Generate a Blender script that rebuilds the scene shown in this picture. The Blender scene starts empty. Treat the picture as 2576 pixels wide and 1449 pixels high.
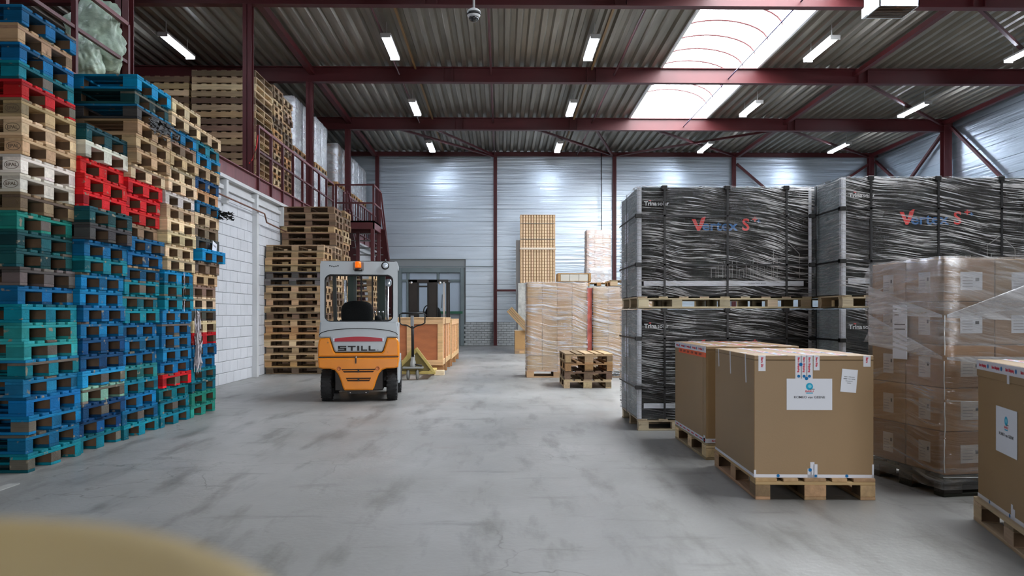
import bpy, bmesh, math, random
from mathutils import Vector, Matrix
EXPOSURE = 1.15; SKY = 10.0; TUBES = 46.0
FLOORA = (131,130,126); FLOORB = (156,155,152); FLOORD = (98,96,90)
random.seed(7)
sc = bpy.context.scene
C = sc.collection
R = random.Random(11)
# ------------------------------------------------------------------ camera
YAW = math.radians(0.8); FPX = 2000.0; EYE = 1.25; HOR = 790.0
cam = bpy.data.cameras.new('camera'); co = bpy.data.objects.new('camera', cam); C.objects.link(co)
co.location = (0, 0, EYE); co.rotation_euler = (math.pi/2, 0, -YAW)
cam.sensor_width = 36; cam.lens = 36*FPX/2576; cam.shift_y = (HOR-724.5)/2576
cam.clip_start = 0.02; cam.clip_end = 200
cam.dof.use_dof = True; cam.dof.focus_distance = 9.5
cam.dof.aperture_fstop = cam.lens/1000/0.0085
sc.camera = co
# ------------------------------------------------------------------ world, exposure, daylight portals
sc.view_settings.view_transform = 'Standard'; sc.view_settings.look = 'None'
sc.view_settings.gamma = 1; sc.view_settings.use_curve_mapping = False
sc.view_settings.exposure = EXPOSURE
sc.cycles.use_denoising = True
sc.cycles.max_bounces = 8; sc.cycles.diffuse_bounces = 3; sc.cycles.glossy_bounces = 3
sc.cycles.transparent_max_bounces = 12; sc.cycles.transmission_bounces = 4
sc.cycles.sample_clamp_indirect = 6
sc.cycles.caustics_reflective = False; sc.cycles.caustics_refractive = False
w = bpy.data.worlds.new('overcast_sky'); sc.world = w; w.use_nodes = True
bgn = w.node_tree.nodes['Background']; bgn.inputs[0].default_value = (0.97, 0.98, 1.0, 1); bgn.inputs[1].default_value = SKY
def portal(name, loc, rot, sx, sy):
    l = bpy.data.lights.new(name, 'AREA'); l.shape = 'RECTANGLE'; l.size = sx; l.size_y = sy
    l.cycles.is_portal = True
    o = bpy.data.objects.new(name, l); C.objects.link(o); o.location = loc; o.rotation_euler = rot
portal('added_door_portal', (2.6, -7.95, 1.6), (math.pi/2, 0, 0), 3.6, 3.2)  # portal of the door opening added behind the camera
portal('skylight_portal', (5.53, 14.7, 7.95), (0, 0, 0), 2.5, 23.0)

# ------------------------------------------------------------------ helpers
def L(h):
    """sRGB 0-255 triple -> linear"""
    return tuple((c/255/12.92 if c/255 <= .04045 else ((c/255+.055)/1.055)**2.4) for c in h)
def Wd(px, py, Y):
    a = math.atan((px-1288)/FPX)+YAW
    X = Y*math.tan(a); d = Y*math.cos(YAW)+X*math.sin(YAW)
    return X, EYE+(HOR-py)/FPX*d
MATS = {}
def nn(t, kind, **kw):
    n = t.nodes.new(kind)
    for k, v in kw.items():
        if k.startswith('i_'): n.inputs[k[2:].replace('_', ' ')].default_value = v
        else: setattr(n, k, v)
    return n
def mat(name, rgb=(128,128,128), rough=.6, metal=0., var=0., vs=6., stretch=(1,1,1), bump=0., bs=30., bstretch=None,
        objcol=False, wear=None, wearcol=(120,95,70), wears=4., rvar=0., emit=None, estr=0, alpha=1., trans=0., spec=.5, coat=0., world=False, dark=None):
    if name in MATS: return MATS[name]
    m = bpy.data.materials.new(name); m.use_nodes = True; t = m.node_tree; lk = t.links.new
    b = t.nodes['Principled BSDF']; MATS[name] = m
    b.inputs['Roughness'].default_value = rough; b.inputs['Metallic'].default_value = metal
    b.inputs['Alpha'].default_value = alpha; b.inputs['Transmission Weight'].default_value = trans
    b.inputs['Specular IOR Level'].default_value = spec; b.inputs['Coat Weight'].default_value = coat
    col = L(rgb)+(1,)
    b.inputs['Base Color'].default_value = col
    if emit: b.inputs['Emission Color'].default_value = L(emit)+(1,); b.inputs['Emission Strength'].default_value = estr
    if not (var or bump or objcol or wear or rvar): return m
    tc = nn(t, 'ShaderNodeTexCoord'); oi = nn(t, 'ShaderNodeObjectInfo')
    off = nn(t, 'ShaderNodeVectorMath', operation='ADD')
    if world:
        ge = nn(t, 'ShaderNodeNewGeometry'); lk(ge.outputs['Position'], off.inputs[0])
    else:
        lk(tc.outputs['Object'], off.inputs[0])
        ro = nn(t, 'ShaderNodeMath', operation='MULTIPLY'); lk(oi.outputs['Random'], ro.inputs[0]); ro.inputs[1].default_value = 57.
        lk(ro.outputs[0], off.inputs[1])
    def noise(scale, st, detail=4.):
        mp = nn(t, 'ShaderNodeMapping'); mp.inputs['Scale'].default_value = st; lk(off.outputs[0], mp.inputs['Vector'])
        n = nn(t, 'ShaderNodeTexNoise'); n.inputs['Scale'].default_value = scale; n.inputs['Detail'].default_value = detail
        lk(mp.outputs[0], n.inputs['Vector']); return n.outputs['Fac']
    cur = None
    if objcol: cur = oi.outputs['Color']
    else:
        rg = nn(t, 'ShaderNodeRGB'); rg.outputs[0].default_value = col; cur = rg.outputs[0]
    if var or rvar:
        mr = nn(t, 'ShaderNodeMapRange'); mr.inputs['From Min'].default_value = .3; mr.inputs['From Max'].default_value = .7
        mr.inputs['To Min'].default_value = 1-var; mr.inputs['To Max'].default_value = 1+var
        lk(noise(vs, stretch), mr.inputs['Value'])
        m2 = nn(t, 'ShaderNodeMapRange'); m2.inputs['To Min'].default_value = 1-rvar; m2.inputs['To Max'].default_value = 1+rvar
        lk(oi.outputs['Random'], m2.inputs['Value'])
        mu = nn(t, 'ShaderNodeMath', operation='MULTIPLY'); lk(mr.outputs[0], mu.inputs[0]); lk(m2.outputs[0], mu.inputs[1])
        vm = nn(t, 'ShaderNodeVectorMath', operation='SCALE'); lk(cur, vm.inputs[0]); lk(mu.outputs[0], vm.inputs['Scale']); cur = vm.outputs[0]
    if wear:
        cr = nn(t, 'ShaderNodeMapRange'); cr.inputs['From Min'].default_value = wear; cr.inputs['From Max'].default_value = wear+.06
        lk(noise(wears, (1,1,1), 6.), cr.inputs['Value'])
        mx = nn(t, 'ShaderNodeMix', data_type='RGBA'); lk(cr.outputs[0], mx.inputs['Factor']); lk(cur, mx.inputs[6])
        mx.inputs[7].default_value = L(wearcol)+(1,); cur = mx.outputs[2]
    lk(cur, b.inputs['Base Color'])
    if bump:
        bn = nn(t, 'ShaderNodeBump'); bn.inputs['Strength'].default_value = bump; bn.inputs['Distance'].default_value = .02
        lk(noise(bs, bstretch or stretch), bn.inputs['Height']); lk(bn.outputs[0], b.inputs['Normal'])
    return m

def link(o, parent=None):
    C.objects.link(o)
    if parent is not None: o.parent = parent
    return o
def setp(o, label=None, cat=None, group=None, kind=None):
    if label: o['label'] = label
    if cat: o['category'] = cat
    if group: o['group'] = group
    if kind: o['kind'] = kind
    return o
def E(name, loc=(0,0,0), rz=0., label=None, cat=None, group=None, kind=None):
    o = bpy.data.objects.new(name, None); o.location = loc; o.rotation_euler = (0,0,rz); o.empty_display_size = .1
    link(o); return setp(o, label, cat, group, kind)
MC = {}
def boxmesh(sx, sy, sz, bev=0.):
    k = (round(sx,4), round(sy,4), round(sz,4), bev)
    if k in MC: return MC[k]
    bm = bmesh.new(); bmesh.ops.create_cube(bm, size=1)
    bmesh.ops.scale(bm, vec=(sx,sy,sz), verts=bm.verts)
    if bev: bmesh.ops.bevel(bm, geom=bm.edges[:], offset=min(bev, .4*min(sx,sy,sz)), segments=1, affect='EDGES')
    me = bpy.data.meshes.new('box'); bm.to_mesh(me); bm.free(); MC[k] = me; return me
def O(name, me, m, parent=None, loc=(0,0,0), rot=(0,0,0), color=None):
    if m is not None and len(me.materials) == 0: me.materials.append(None)
    o = bpy.data.objects.new(name, me); o.location = loc; o.rotation_euler = rot
    if m is not None:
        o.material_slots[0].link = 'OBJECT'; o.material_slots[0].material = m
    if color: o.color = L(color)+(1,)
    return link(o, parent)
def B(name, m, parent, x0, x1, y0, y1, z0, z1, bev=0., color=None, rot=(0,0,0)):
    return O(name, boxmesh(abs(x1-x0), abs(y1-y0), abs(z1-z0), bev), m, parent, ((x0+x1)/2,(y0+y1)/2,(z0+z1)/2), rot, color)
def bar(name, m, parent, p, q, w=.05, h=None, round_=False, up=(0,0,1), seg=10, color=None):
    """straight member from p to q; round_ = tube of diameter w"""
    p = Vector(p); q = Vector(q); d = q-p; ln = d.length; h = h or w
    bm = bmesh.new()
    if round_:
        bmesh.ops.create_cone(bm, cap_ends=True, segments=seg, radius1=w/2, radius2=w/2, depth=ln)
        for f in bm.faces: f.smooth = len(f.verts) == 4
    else:
        bmesh.ops.create_cube(bm, size=1); bmesh.ops.scale(bm, vec=(w,h,ln), verts=bm.verts)
    me = bpy.data.meshes.new(name); bm.to_mesh(me); bm.free()
    z = d.normalized(); u = Vector(up)
    if abs(z.dot(u)) > .98: u = Vector((0,1,0))
    x = u.cross(z).normalized(); y = z.cross(x)
    o = O(name, me, m, parent, (p+q)/2, color=color)
    o.rotation_euler = Matrix((x,y,z)).transposed().to_euler(); return o
def blockmesh(sx, sy, sz, outer, bev=.003):
    """pallet block whose faces turned into the pallet are raw wood (slot 1); outer = set of (axis, sign)"""
    k = ('blk', sx, sy, sz, tuple(sorted(outer)))
    if k in MC: return MC[k]
    me = boxmesh(sx, sy, sz, bev).copy()
    while len(me.materials) < 2: me.materials.append(None)
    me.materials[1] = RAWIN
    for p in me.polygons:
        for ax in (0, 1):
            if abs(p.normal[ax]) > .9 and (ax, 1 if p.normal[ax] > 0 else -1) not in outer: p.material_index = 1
    MC[k] = me; return me
def mesh_of(name, verts, faces, smooth=False):
    me = bpy.data.meshes.new(name); me.from_pydata(verts, [], faces); me.update()
    if smooth:
        for p in me.polygons: p.use_smooth = True
    return me
def boxes_mesh(name, lst):
    v, f = [], []
    for (x0,x1,y0,y1,z0,z1) in lst:
        n = len(v)
        v += [(x0,y0,z0),(x1,y0,z0),(x1,y1,z0),(x0,y1,z0),(x0,y0,z1),(x1,y0,z1),(x1,y1,z1),(x0,y1,z1)]
        f += [tuple(n+i for i in q) for q in ((0,3,2,1),(4,5,6,7),(0,1,5,4),(1,2,6,5),(2,3,7,6),(3,0,4,7))]
    return mesh_of(name, v, f)
def prism(name, m, parent, pts, y0, y1, bev=0., loc=(0,0,0), rot=(0,0,0), color=None, axis='y', segs=2):
    """polygon pts in (x,z) extruded from y0 (rear, towards -y) to y1; only the y0 rim bevelled"""
    bm = bmesh.new()
    vs = [bm.verts.new((x,y0,z)) for x,z in pts]; f = bm.faces.new(vs)
    r = bmesh.ops.extrude_face_region(bm, geom=[f]); nv = [g for g in r['geom'] if isinstance(g, bmesh.types.BMVert)]
    bmesh.ops.translate(bm, vec=(0,y1-y0,0), verts=nv)
    bmesh.ops.recalc_face_normals(bm, faces=bm.faces[:])
    if bev:
        es = [e for e in bm.edges if all(abs(v.co.y-y0) < 1e-6 for v in e.verts)]
        bmesh.ops.bevel(bm, geom=es, offset=bev, segments=segs, affect='EDGES', profile=.5)
    me = bpy.data.meshes.new(name); bm.to_mesh(me); bm.free()
    return O(name, me, m, parent, loc, rot, color)
def tube(name, m, parent, pts, r, seg=8, closed=False, loc=(0,0,0), color=None):
    pts = [Vector(p) for p in pts]; n = len(pts); v, f = [], []
    for i, p in enumerate(pts):
        a = pts[(i-1) % n] if (closed or i > 0) else pts[0]; b = pts[(i+1) % n] if (closed or i < n-1) else pts[-1]
        t = (b-a).normalized(); u = Vector((0,0,1)) if abs(t.z) < .9 else Vector((0,1,0))
        x = u.cross(t).normalized(); y = t.cross(x)
        for k in range(seg):
            an = 2*math.pi*k/seg; v.append(tuple(p+x*(r*math.cos(an))+y*(r*math.sin(an))))
    for i in range(n if closed else n-1):
        for k in range(seg):
            a = i*seg+k; b = i*seg+(k+1) % seg; c = ((i+1) % n)*seg+(k+1) % seg; d = ((i+1) % n)*seg+k; f.append((a,b,c,d))
    if not closed: f.append(tuple(range(seg))[::-1]); f.append(tuple((n-1)*seg+k for k in range(seg)))
    return O(name, mesh_of(name, v, f, True), m, parent, loc, color=color)
def lathe(name, m, parent, prof, seg=24, loc=(0,0,0), rot=(0,0,0), color=None):
    v, f = [], []
    for r, z in prof:
        for k in range(seg): a = 2*math.pi*k/seg; v.append((r*math.cos(a), r*math.sin(a), z))
    for i in range(len(prof)-1):
        for k in range(seg): f.append((i*seg+k, i*seg+(k+1) % seg, (i+1)*seg+(k+1) % seg, (i+1)*seg+k))
    f.append(tuple(range(seg))[::-1]); f.append(tuple((len(prof)-1)*seg+k for k in range(seg)))
    return O(name, mesh_of(name, v, f, True), m, parent, loc, rot, color)
TXT = {}
def text(name, s, m, parent, size, loc, rot, align='LEFT', ext=.0006, bold=0., sx=1., color=None, space=1.):
    k = (s, size, align, ext, bold, space)
    if k not in TXT:
        cu = bpy.data.curves.new('txt', 'FONT'); cu.body = s; cu.size = size; cu.align_x = align; cu.align_y = 'CENTER'
        cu.extrude = ext; cu.offset = bold; cu.resolution_u = 3; cu.space_character = space
        to = bpy.data.objects.new('txt', cu); C.objects.link(to)
        me = bpy.data.meshes.new_from_object(to); bpy.data.objects.remove(to); TXT[k] = me
    o = O(name, TXT[k], m, parent, loc, rot, color); o.scale.x = sx; return o
ORD = 'first second third fourth fifth sixth seventh eighth ninth tenth eleventh twelfth thirteenth fourteenth fifteenth sixteenth seventeenth eighteenth nineteenth twentieth twenty-first twenty-second twenty-third twenty-fourth twenty-fifth twenty-sixth'.split()

# ------------------------------------------------------------------ materials
MAR = mat('maroon_steel', (78,25,28), .45, var=.10, vs=1.5)
MARD = mat('maroon_steel_faded', (112,60,62), .5, var=.18, vs=3, stretch=(3,3,.6))
GALV = mat('galvanised_sheet', (146,140,128), .40, .65, var=.16, vs=2.5, stretch=(3,.3,1), world=True)
LINER = mat('liner_panel', (206,218,228), .34, .86, var=.06, vs=1.2, stretch=(.5,.5,4), bump=.75, bs=1.3, bstretch=(.35,.35,9), world=True)
WHITE = mat('white_paint', (205,206,206), .6, var=.06, vs=2)
BLOCK = mat('white_block', (206,208,212), .75, var=.05, vs=3, rvar=.03, bump=.25, bs=40)
BRICK = mat('pale_brick', (186,190,190), .8, var=.08, vs=6, rvar=.08, bump=.2, bs=60)
JOINT = mat('mortar', (150,154,154), .9)
STEELG = mat('grey_steel', (118,130,132), .5, .2, var=.08, vs=3)
PANEW = mat('light_panel', (176,190,204), .35, var=.06, vs=1.2)
RUB = mat('rubber', (34,34,35), .8, var=.2, vs=12, bump=.2, bs=80)
BLK = mat('black_plastic', (16,16,17), .5)
BLKM = mat('black_metal', (44,40,38), .5, .3, var=.2, vs=5)
CHR = mat('chrome', (190,192,195), .25, .9)
ORG = mat('orange_paint', (238,140,22), .38, var=.06, vs=3, coat=.25, wear=.69, wearcol=(120,90,60), wears=9)
GRYP = mat('silver_grey_paint', (176,182,186), .4, .15, var=.04, vs=3, coat=.2)
REDG = mat('red_reflector', (170,8,36), .4)
ORGL = mat('orange_lens', (255,110,10), .25, emit=(255,110,10), estr=.25)
GLASS = mat('clear_glass', (30,36,36), .03, alpha=.06)
PAPER = mat('paper', (226,230,240), .7)
PAPERF = mat('paper_aged', (205,196,190), .7)
INK = mat('ink', (50,54,62), .8)
INKR = mat('ink_red', (205,30,60), .8)
INKB = mat('ink_blue', (0,110,175), .8)
INKC = mat('ink_cyan', (30,170,210), .8)
LOGOR = mat('logo_red', (205,44,40), .6)
LOGOB = mat('logo_blue', (12,84,140), .6)
LOGOW = mat('logo_white', (200,200,200), .6)
CARD = mat('cardboard', (150,116,80), .82, objcol=True, var=.05, vs=30, rvar=.05, bump=.08, bs=90, bstretch=(1,1,4))
PWOOD = mat('painted_wood', (0,0,0), .7, spec=.22, objcol=True, var=.22, vs=7, stretch=(.5,1,1), rvar=.16, wear=.63, wearcol=(138,128,110), wears=11, bump=.3, bs=26, bstretch=(.25,3,3))
WOOD = mat('raw_wood', (0,0,0), .75, objcol=True, var=.16, vs=9, stretch=(.35,3,3), rvar=.14, wear=.70, wearcol=(96,70,48), wears=6, bump=.25, bs=22, bstretch=(.25,3,3))
PLY = mat('plywood', (176,104,62), .6, var=.16, vs=3, stretch=(1,1,3), bump=.1, bs=30)
STRAP = mat('black_strap', (20,20,21), .5)
BLKC = mat('black_carton', (19,15,12), .7, var=.25, vs=2.5, spec=.1)
CORNER = mat('white_edge_board', (205,208,216), .6)
YEL = mat('yellow_plastic', (186,164,114), .55, var=.05, vs=8)
YTR = mat('pallet_truck_yellow', (196,172,96), .5, var=.12, vs=6)
TUBE = mat('tube_light', (255,255,255), .5, emit=(228,238,255), estr=TUBES)
SHEETB = mat('bag_plastic', (172,190,170), .3, var=.35, vs=6, bump=1., bs=6, bstretch=(1,1,2.2))

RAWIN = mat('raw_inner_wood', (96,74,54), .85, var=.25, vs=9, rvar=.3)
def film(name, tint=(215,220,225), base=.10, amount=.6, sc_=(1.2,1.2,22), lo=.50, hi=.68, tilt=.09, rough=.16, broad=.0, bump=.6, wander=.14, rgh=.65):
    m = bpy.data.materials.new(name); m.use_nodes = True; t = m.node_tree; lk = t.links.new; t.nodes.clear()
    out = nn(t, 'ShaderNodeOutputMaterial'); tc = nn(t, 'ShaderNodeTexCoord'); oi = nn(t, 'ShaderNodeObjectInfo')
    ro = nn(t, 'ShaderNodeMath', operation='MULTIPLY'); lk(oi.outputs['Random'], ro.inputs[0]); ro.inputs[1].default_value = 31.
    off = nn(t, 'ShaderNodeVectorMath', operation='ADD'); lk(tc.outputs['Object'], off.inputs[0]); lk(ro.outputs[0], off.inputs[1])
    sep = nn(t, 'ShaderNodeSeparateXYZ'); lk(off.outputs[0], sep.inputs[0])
    # direction of the painted reflection streaks wanders from band to band
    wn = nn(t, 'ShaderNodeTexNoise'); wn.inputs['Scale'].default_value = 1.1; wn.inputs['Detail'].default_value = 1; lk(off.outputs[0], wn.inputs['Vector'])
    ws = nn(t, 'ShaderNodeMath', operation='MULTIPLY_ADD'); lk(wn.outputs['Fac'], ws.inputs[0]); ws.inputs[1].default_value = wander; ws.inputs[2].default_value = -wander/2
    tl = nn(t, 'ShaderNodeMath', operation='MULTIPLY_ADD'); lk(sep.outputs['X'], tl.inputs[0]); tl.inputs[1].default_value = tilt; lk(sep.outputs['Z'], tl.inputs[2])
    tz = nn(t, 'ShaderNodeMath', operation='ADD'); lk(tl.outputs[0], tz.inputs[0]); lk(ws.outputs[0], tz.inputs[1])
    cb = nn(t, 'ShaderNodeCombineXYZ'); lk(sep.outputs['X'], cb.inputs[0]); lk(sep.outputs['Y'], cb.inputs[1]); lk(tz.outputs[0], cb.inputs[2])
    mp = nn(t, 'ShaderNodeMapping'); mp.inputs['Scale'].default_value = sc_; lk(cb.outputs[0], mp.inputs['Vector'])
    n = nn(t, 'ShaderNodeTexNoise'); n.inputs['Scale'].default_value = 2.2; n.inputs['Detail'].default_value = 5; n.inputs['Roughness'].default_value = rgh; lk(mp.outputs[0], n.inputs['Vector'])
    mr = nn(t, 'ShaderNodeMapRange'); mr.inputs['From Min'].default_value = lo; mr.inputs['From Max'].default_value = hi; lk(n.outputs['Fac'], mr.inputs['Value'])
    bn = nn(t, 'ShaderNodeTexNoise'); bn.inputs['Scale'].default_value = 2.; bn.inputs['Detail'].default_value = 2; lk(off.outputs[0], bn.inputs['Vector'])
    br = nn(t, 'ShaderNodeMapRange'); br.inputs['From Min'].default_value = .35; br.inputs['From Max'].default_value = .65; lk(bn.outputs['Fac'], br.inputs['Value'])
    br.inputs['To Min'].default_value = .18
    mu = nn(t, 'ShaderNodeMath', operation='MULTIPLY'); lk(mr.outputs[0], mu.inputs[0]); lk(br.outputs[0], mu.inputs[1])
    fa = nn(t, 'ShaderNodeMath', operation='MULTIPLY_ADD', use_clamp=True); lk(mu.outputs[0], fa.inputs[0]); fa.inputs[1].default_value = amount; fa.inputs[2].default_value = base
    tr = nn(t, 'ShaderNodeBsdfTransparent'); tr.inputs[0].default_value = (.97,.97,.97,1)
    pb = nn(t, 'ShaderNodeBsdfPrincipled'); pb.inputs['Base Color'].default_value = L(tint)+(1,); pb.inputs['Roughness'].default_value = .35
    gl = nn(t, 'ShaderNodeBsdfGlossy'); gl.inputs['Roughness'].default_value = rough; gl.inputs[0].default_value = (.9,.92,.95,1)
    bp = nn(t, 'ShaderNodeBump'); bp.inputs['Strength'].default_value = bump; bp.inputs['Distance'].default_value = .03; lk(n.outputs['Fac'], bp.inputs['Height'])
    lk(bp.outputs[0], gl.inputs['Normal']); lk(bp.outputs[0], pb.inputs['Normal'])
    m1 = nn(t, 'ShaderNodeMixShader'); lk(fa.outputs[0], m1.inputs[0]); lk(tr.outputs[0], m1.inputs[1]); lk(pb.outputs[0], m1.inputs[2])  # whitish streaks paint lamp reflections into the film colour
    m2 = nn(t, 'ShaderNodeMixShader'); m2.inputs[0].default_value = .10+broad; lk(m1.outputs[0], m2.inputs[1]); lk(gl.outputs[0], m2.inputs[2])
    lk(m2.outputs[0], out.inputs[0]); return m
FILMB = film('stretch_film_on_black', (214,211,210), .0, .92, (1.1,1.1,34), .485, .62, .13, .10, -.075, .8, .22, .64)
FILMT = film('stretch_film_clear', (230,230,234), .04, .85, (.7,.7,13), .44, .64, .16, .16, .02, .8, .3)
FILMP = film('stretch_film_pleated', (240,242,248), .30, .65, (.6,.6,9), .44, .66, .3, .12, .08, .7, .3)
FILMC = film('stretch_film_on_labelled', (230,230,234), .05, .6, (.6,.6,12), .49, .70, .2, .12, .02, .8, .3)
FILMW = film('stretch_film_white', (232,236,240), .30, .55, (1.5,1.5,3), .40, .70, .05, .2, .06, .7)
# ------------------------------------------------------------------ setting
X0, X1, Y0, Y1 = -12.0, 15.0, -8.0, 31.6
DECK = 3.98
def roof(y): return EYE+6.41+.009*(31.5-y)
def floor_material():
    m = bpy.data.materials.new('concrete_floor'); m.use_nodes = True; t = m.node_tree; lk = t.links.new; b = t.nodes['Principled BSDF']
    ge = nn(t, 'ShaderNodeNewGeometry'); P = ge.outputs['Position']
    def noise(scale, detail=5, st=(1,1,1), rough=.55, rot=0):
        mp = nn(t, 'ShaderNodeMapping'); mp.inputs['Scale'].default_value = st; mp.inputs['Rotation'].default_value = (0,0,rot); lk(P, mp.inputs['Vector'])
        n = nn(t, 'ShaderNodeTexNoise'); n.inputs['Scale'].default_value = scale; n.inputs['Detail'].default_value = detail; n.inputs['Roughness'].default_value = rough
        lk(mp.outputs[0], n.inputs['Vector']); return n.outputs['Fac']
    def rng(v, a, b_, c, d):
        r = nn(t, 'ShaderNodeMapRange'); lk(v, r.inputs['Value'])
        for k, x in zip(('From Min','From Max','To Min','To Max'), (a,b_,c,d)): r.inputs[k].default_value = x
        return r.outputs[0]
    def mix(f, a, bcol):
        x = nn(t, 'ShaderNodeMix', data_type='RGBA'); lk(f, x.inputs['Factor'])
        if hasattr(a, 'links'): lk(a, x.inputs[6])
        else: x.inputs[6].default_value = L(a)+(1,)
        x.inputs[7].default_value = L(bcol)+(1,); return x.outputs[2]
    c = mix(rng(noise(.55, 6, (1,.7,1)), .35, .65, 0, 1), FLOORA, FLOORB)
    c = mix(rng(noise(1.7, 6, (2.2,.5,1), .6, .35), .52, .68, 0, .75), c, FLOORD)       # long dark scuffs
    c = mix(rng(noise(2.3, 5, (.5,2.,1), .6, -.5), .58, .70, 0, .5), c, FLOORD)
    c = mix(rng(noise(40, 3), .35, .75, 0, .22), c, (150,152,152))
    c = mix(rng(noise(.9, 3, (1,1,1)), .66, .74, 0, .35), c, (124,104,92))                # rusty patches
    def cracks(scale, width, lo, hi, wob):
        dn = nn(t, 'ShaderNodeTexNoise'); dn.inputs['Scale'].default_value = 2.5; dn.inputs['Detail'].default_value = 4; lk(P, dn.inputs['Vector'])
        va = nn(t, 'ShaderNodeVectorMath', operation='SCALE'); va.inputs['Scale'].default_value = wob; lk(dn.outputs['Color'], va.inputs[0])
        vb = nn(t, 'ShaderNodeVectorMath', operation='ADD'); lk(P, vb.inputs[0]); lk(va.outputs[0], vb.inputs[1])
        vo = nn(t, 'ShaderNodeTexVoronoi', feature='DISTANCE_TO_EDGE'); vo.inputs['Scale'].default_value = scale; lk(vb.outputs[0], vo.inputs['Vector'])
        a = rng(vo.outputs['Distance'], 0, width, 1, 0)
        g = rng(noise(.42, 2), lo, hi, 0, 1)
        mu = nn(t, 'ShaderNodeMath', operation='MULTIPLY', use_clamp=True); lk(a, mu.inputs[0]); lk(g, mu.inputs[1]); return mu.outputs[0]
    ck = cracks(1.2, .010, .50, .60, .5)
    c2 = nn(t, 'ShaderNodeMath', operation='MULTIPLY'); lk(ck, c2.inputs[0]); c2.inputs[1].default_value = .75
    c = mix(c2.outputs[0], c, (92,92,82))
    lk(c, b.inputs['Base Color'])
    lk(rng(noise(1.1, 5, (1,.6,1)), .3, .7, .32, .58), b.inputs['Roughness'])
    b.inputs['Specular IOR Level'].default_value = .5
    bp = nn(t, 'ShaderNodeBump'); bp.inputs['Strength'].default_value = .25; bp.inputs['Distance'].default_value = .01; lk(noise(25, 4), bp.inputs['Height']); lk(bp.outputs[0], b.inputs['Normal'])
    return m
def S(o): o['kind'] = 'structure'; return o
S(O('floor', boxes_mesh('floor', [(X0-.3, X1+.3, Y0-.3, Y1+.3, -.2, 0)]), floor_material()))
# painted line at the foot of the pallet stacks
S(O('trim_1', boxes_mesh('t', [(-3.62, -3.54, -3, 5.9, 0, .004)]), mat('line_paint', (160,160,156), .7, wear=.5, wearcol=(120,120,118), wears=3)))
S(O('ground_outside', boxes_mesh('g', [(X0-12, X1+12, Y0-14, Y0-.3, -.25, -.02)]), mat('asphalt', (130,132,132), .9)))
# corrugated roof: real trapezoid sheet, the ribs running along y
SKX0, SKX1, SKY1 = 4.27, 6.76, 26.2
def corrugated(x0, x1, ya, yb):
    v, f = [], []; x = x0; prof = []
    while x < x1-1e-6:
        for dx, dz in ((0,0), (.095,0), (.135,.085), (.235,.085)):
            if x+dx < x1: prof.append((x+dx, dz))
        x += .275
    prof.append((x1, 0))
    for y in (ya, yb):
        for px, dz in prof: v.append((px, y, roof(y)+dz))
    n = len(prof)
    for i in range(n-1): f.append((i, i+1, n+i+1, n+i))
    return v, f
vv, ff = [], []
for a in ((X0, SKX0, Y0, Y1), (SKX1, X1, Y0, Y1), (SKX0, SKX1, SKY1, Y1), (SKX0, SKX1, Y0, 3.35)):
    v, f = corrugated(*a); k = len(vv); vv += v; ff += [tuple(i+k for i in q) for q in f]
S(O('ceiling', mesh_of('roof', vv, ff), GALV))
# roof build-up above the sheets (keeps the sky out)
rf = [(X0-.3, SKX0-.06, Y0-.3, Y1+.3), (SKX1+.06, X1+.3, Y0-.3, Y1+.3), (SKX0-.06, SKX1+.06, SKY1+.06, Y1+.3), (SKX0-.06, SKX1+.06, Y0-.3, 3.29)]
v, f = [], []
for (a, b_, c_, d_) in rf:
    n = len(v)
    for (x, y, dz) in ((a,c_,.1),(b_,c_,.1),(b_,d_,.1),(a,d_,.1),(a,c_,.28),(b_,c_,.28),(b_,d_,.28),(a,d_,.28)): v.append((x, y, roof(y)+dz))
    f += [tuple(n+i for i in q) for q in ((0,3,2,1),(4,5,6,7),(0,1,5,4),(1,2,6,5),(2,3,7,6),(3,0,4,7))]
S(O('roof_insulation', mesh_of('ri', v, f), mat('roofing', (90,90,90), .9)))
# barrel rooflight
sky = S(E('window_1', (0,0,0)))
KW = mat('kerb_white', (225,228,230), .6)
def kerb(x0, x1, y0, y1, zt=.42):
    v = [(x,y,roof(y)+dz) for dz in (-.02, zt) for (x,y) in ((x0,y0),(x1,y0),(x1,y1),(x0,y1))]
    O('window_kerb', mesh_of('k', v, [(0,3,2,1),(4,5,6,7),(0,1,5,4),(1,2,6,5),(2,3,7,6),(3,0,4,7)]), KW, sky)
kerb(SKX0-.06, SKX0, 3.29, SKY1+.06); kerb(SKX1, SKX1+.06, 3.29, SKY1+.06); kerb(SKX0, SKX1, SKY1, SKY1+.06); kerb(SKX0, SKX1, 3.29, 3.35)
pm = bpy.data.materials.new('rooflight_pane'); pm.use_nodes = True; t = pm.node_tree; t.nodes.clear()
o_ = nn(t,'ShaderNodeOutputMaterial'); tr = nn(t,'ShaderNodeBsdfTransparent'); tr.inputs[0].default_value = (.90,.93,.95,1); tl = nn(t,'ShaderNodeBsdfTranslucent'); tl.inputs[0].default_value=(.9,.93,.95,1)
mx = nn(t,'ShaderNodeMixShader'); mx.inputs[0].default_value = .15; t.links.new(tr.outputs[0], mx.inputs[1]); t.links.new(tl.outputs[0], mx.inputs[2]); t.links.new(mx.outputs[0], o_.inputs[0])
cxm = (SKX0+SKX1)/2; hw = (SKX1-SKX0)/2+.05; NA = 14
def arc(y, r=0.): return [(cxm-math.cos(math.pi*k/NA)*(hw+r)*1., y, roof(y)+.42+math.sin(math.pi*k/NA)*(.55+r)) for k in range(NA+1)]
RIBM = mat('rooflight_rib', (70,22,24), .5)
ys = [3.35]; 
y = 3.35
while y < SKY1-.5: y += 1.05; ys.append(min(y, SKY1))
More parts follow.
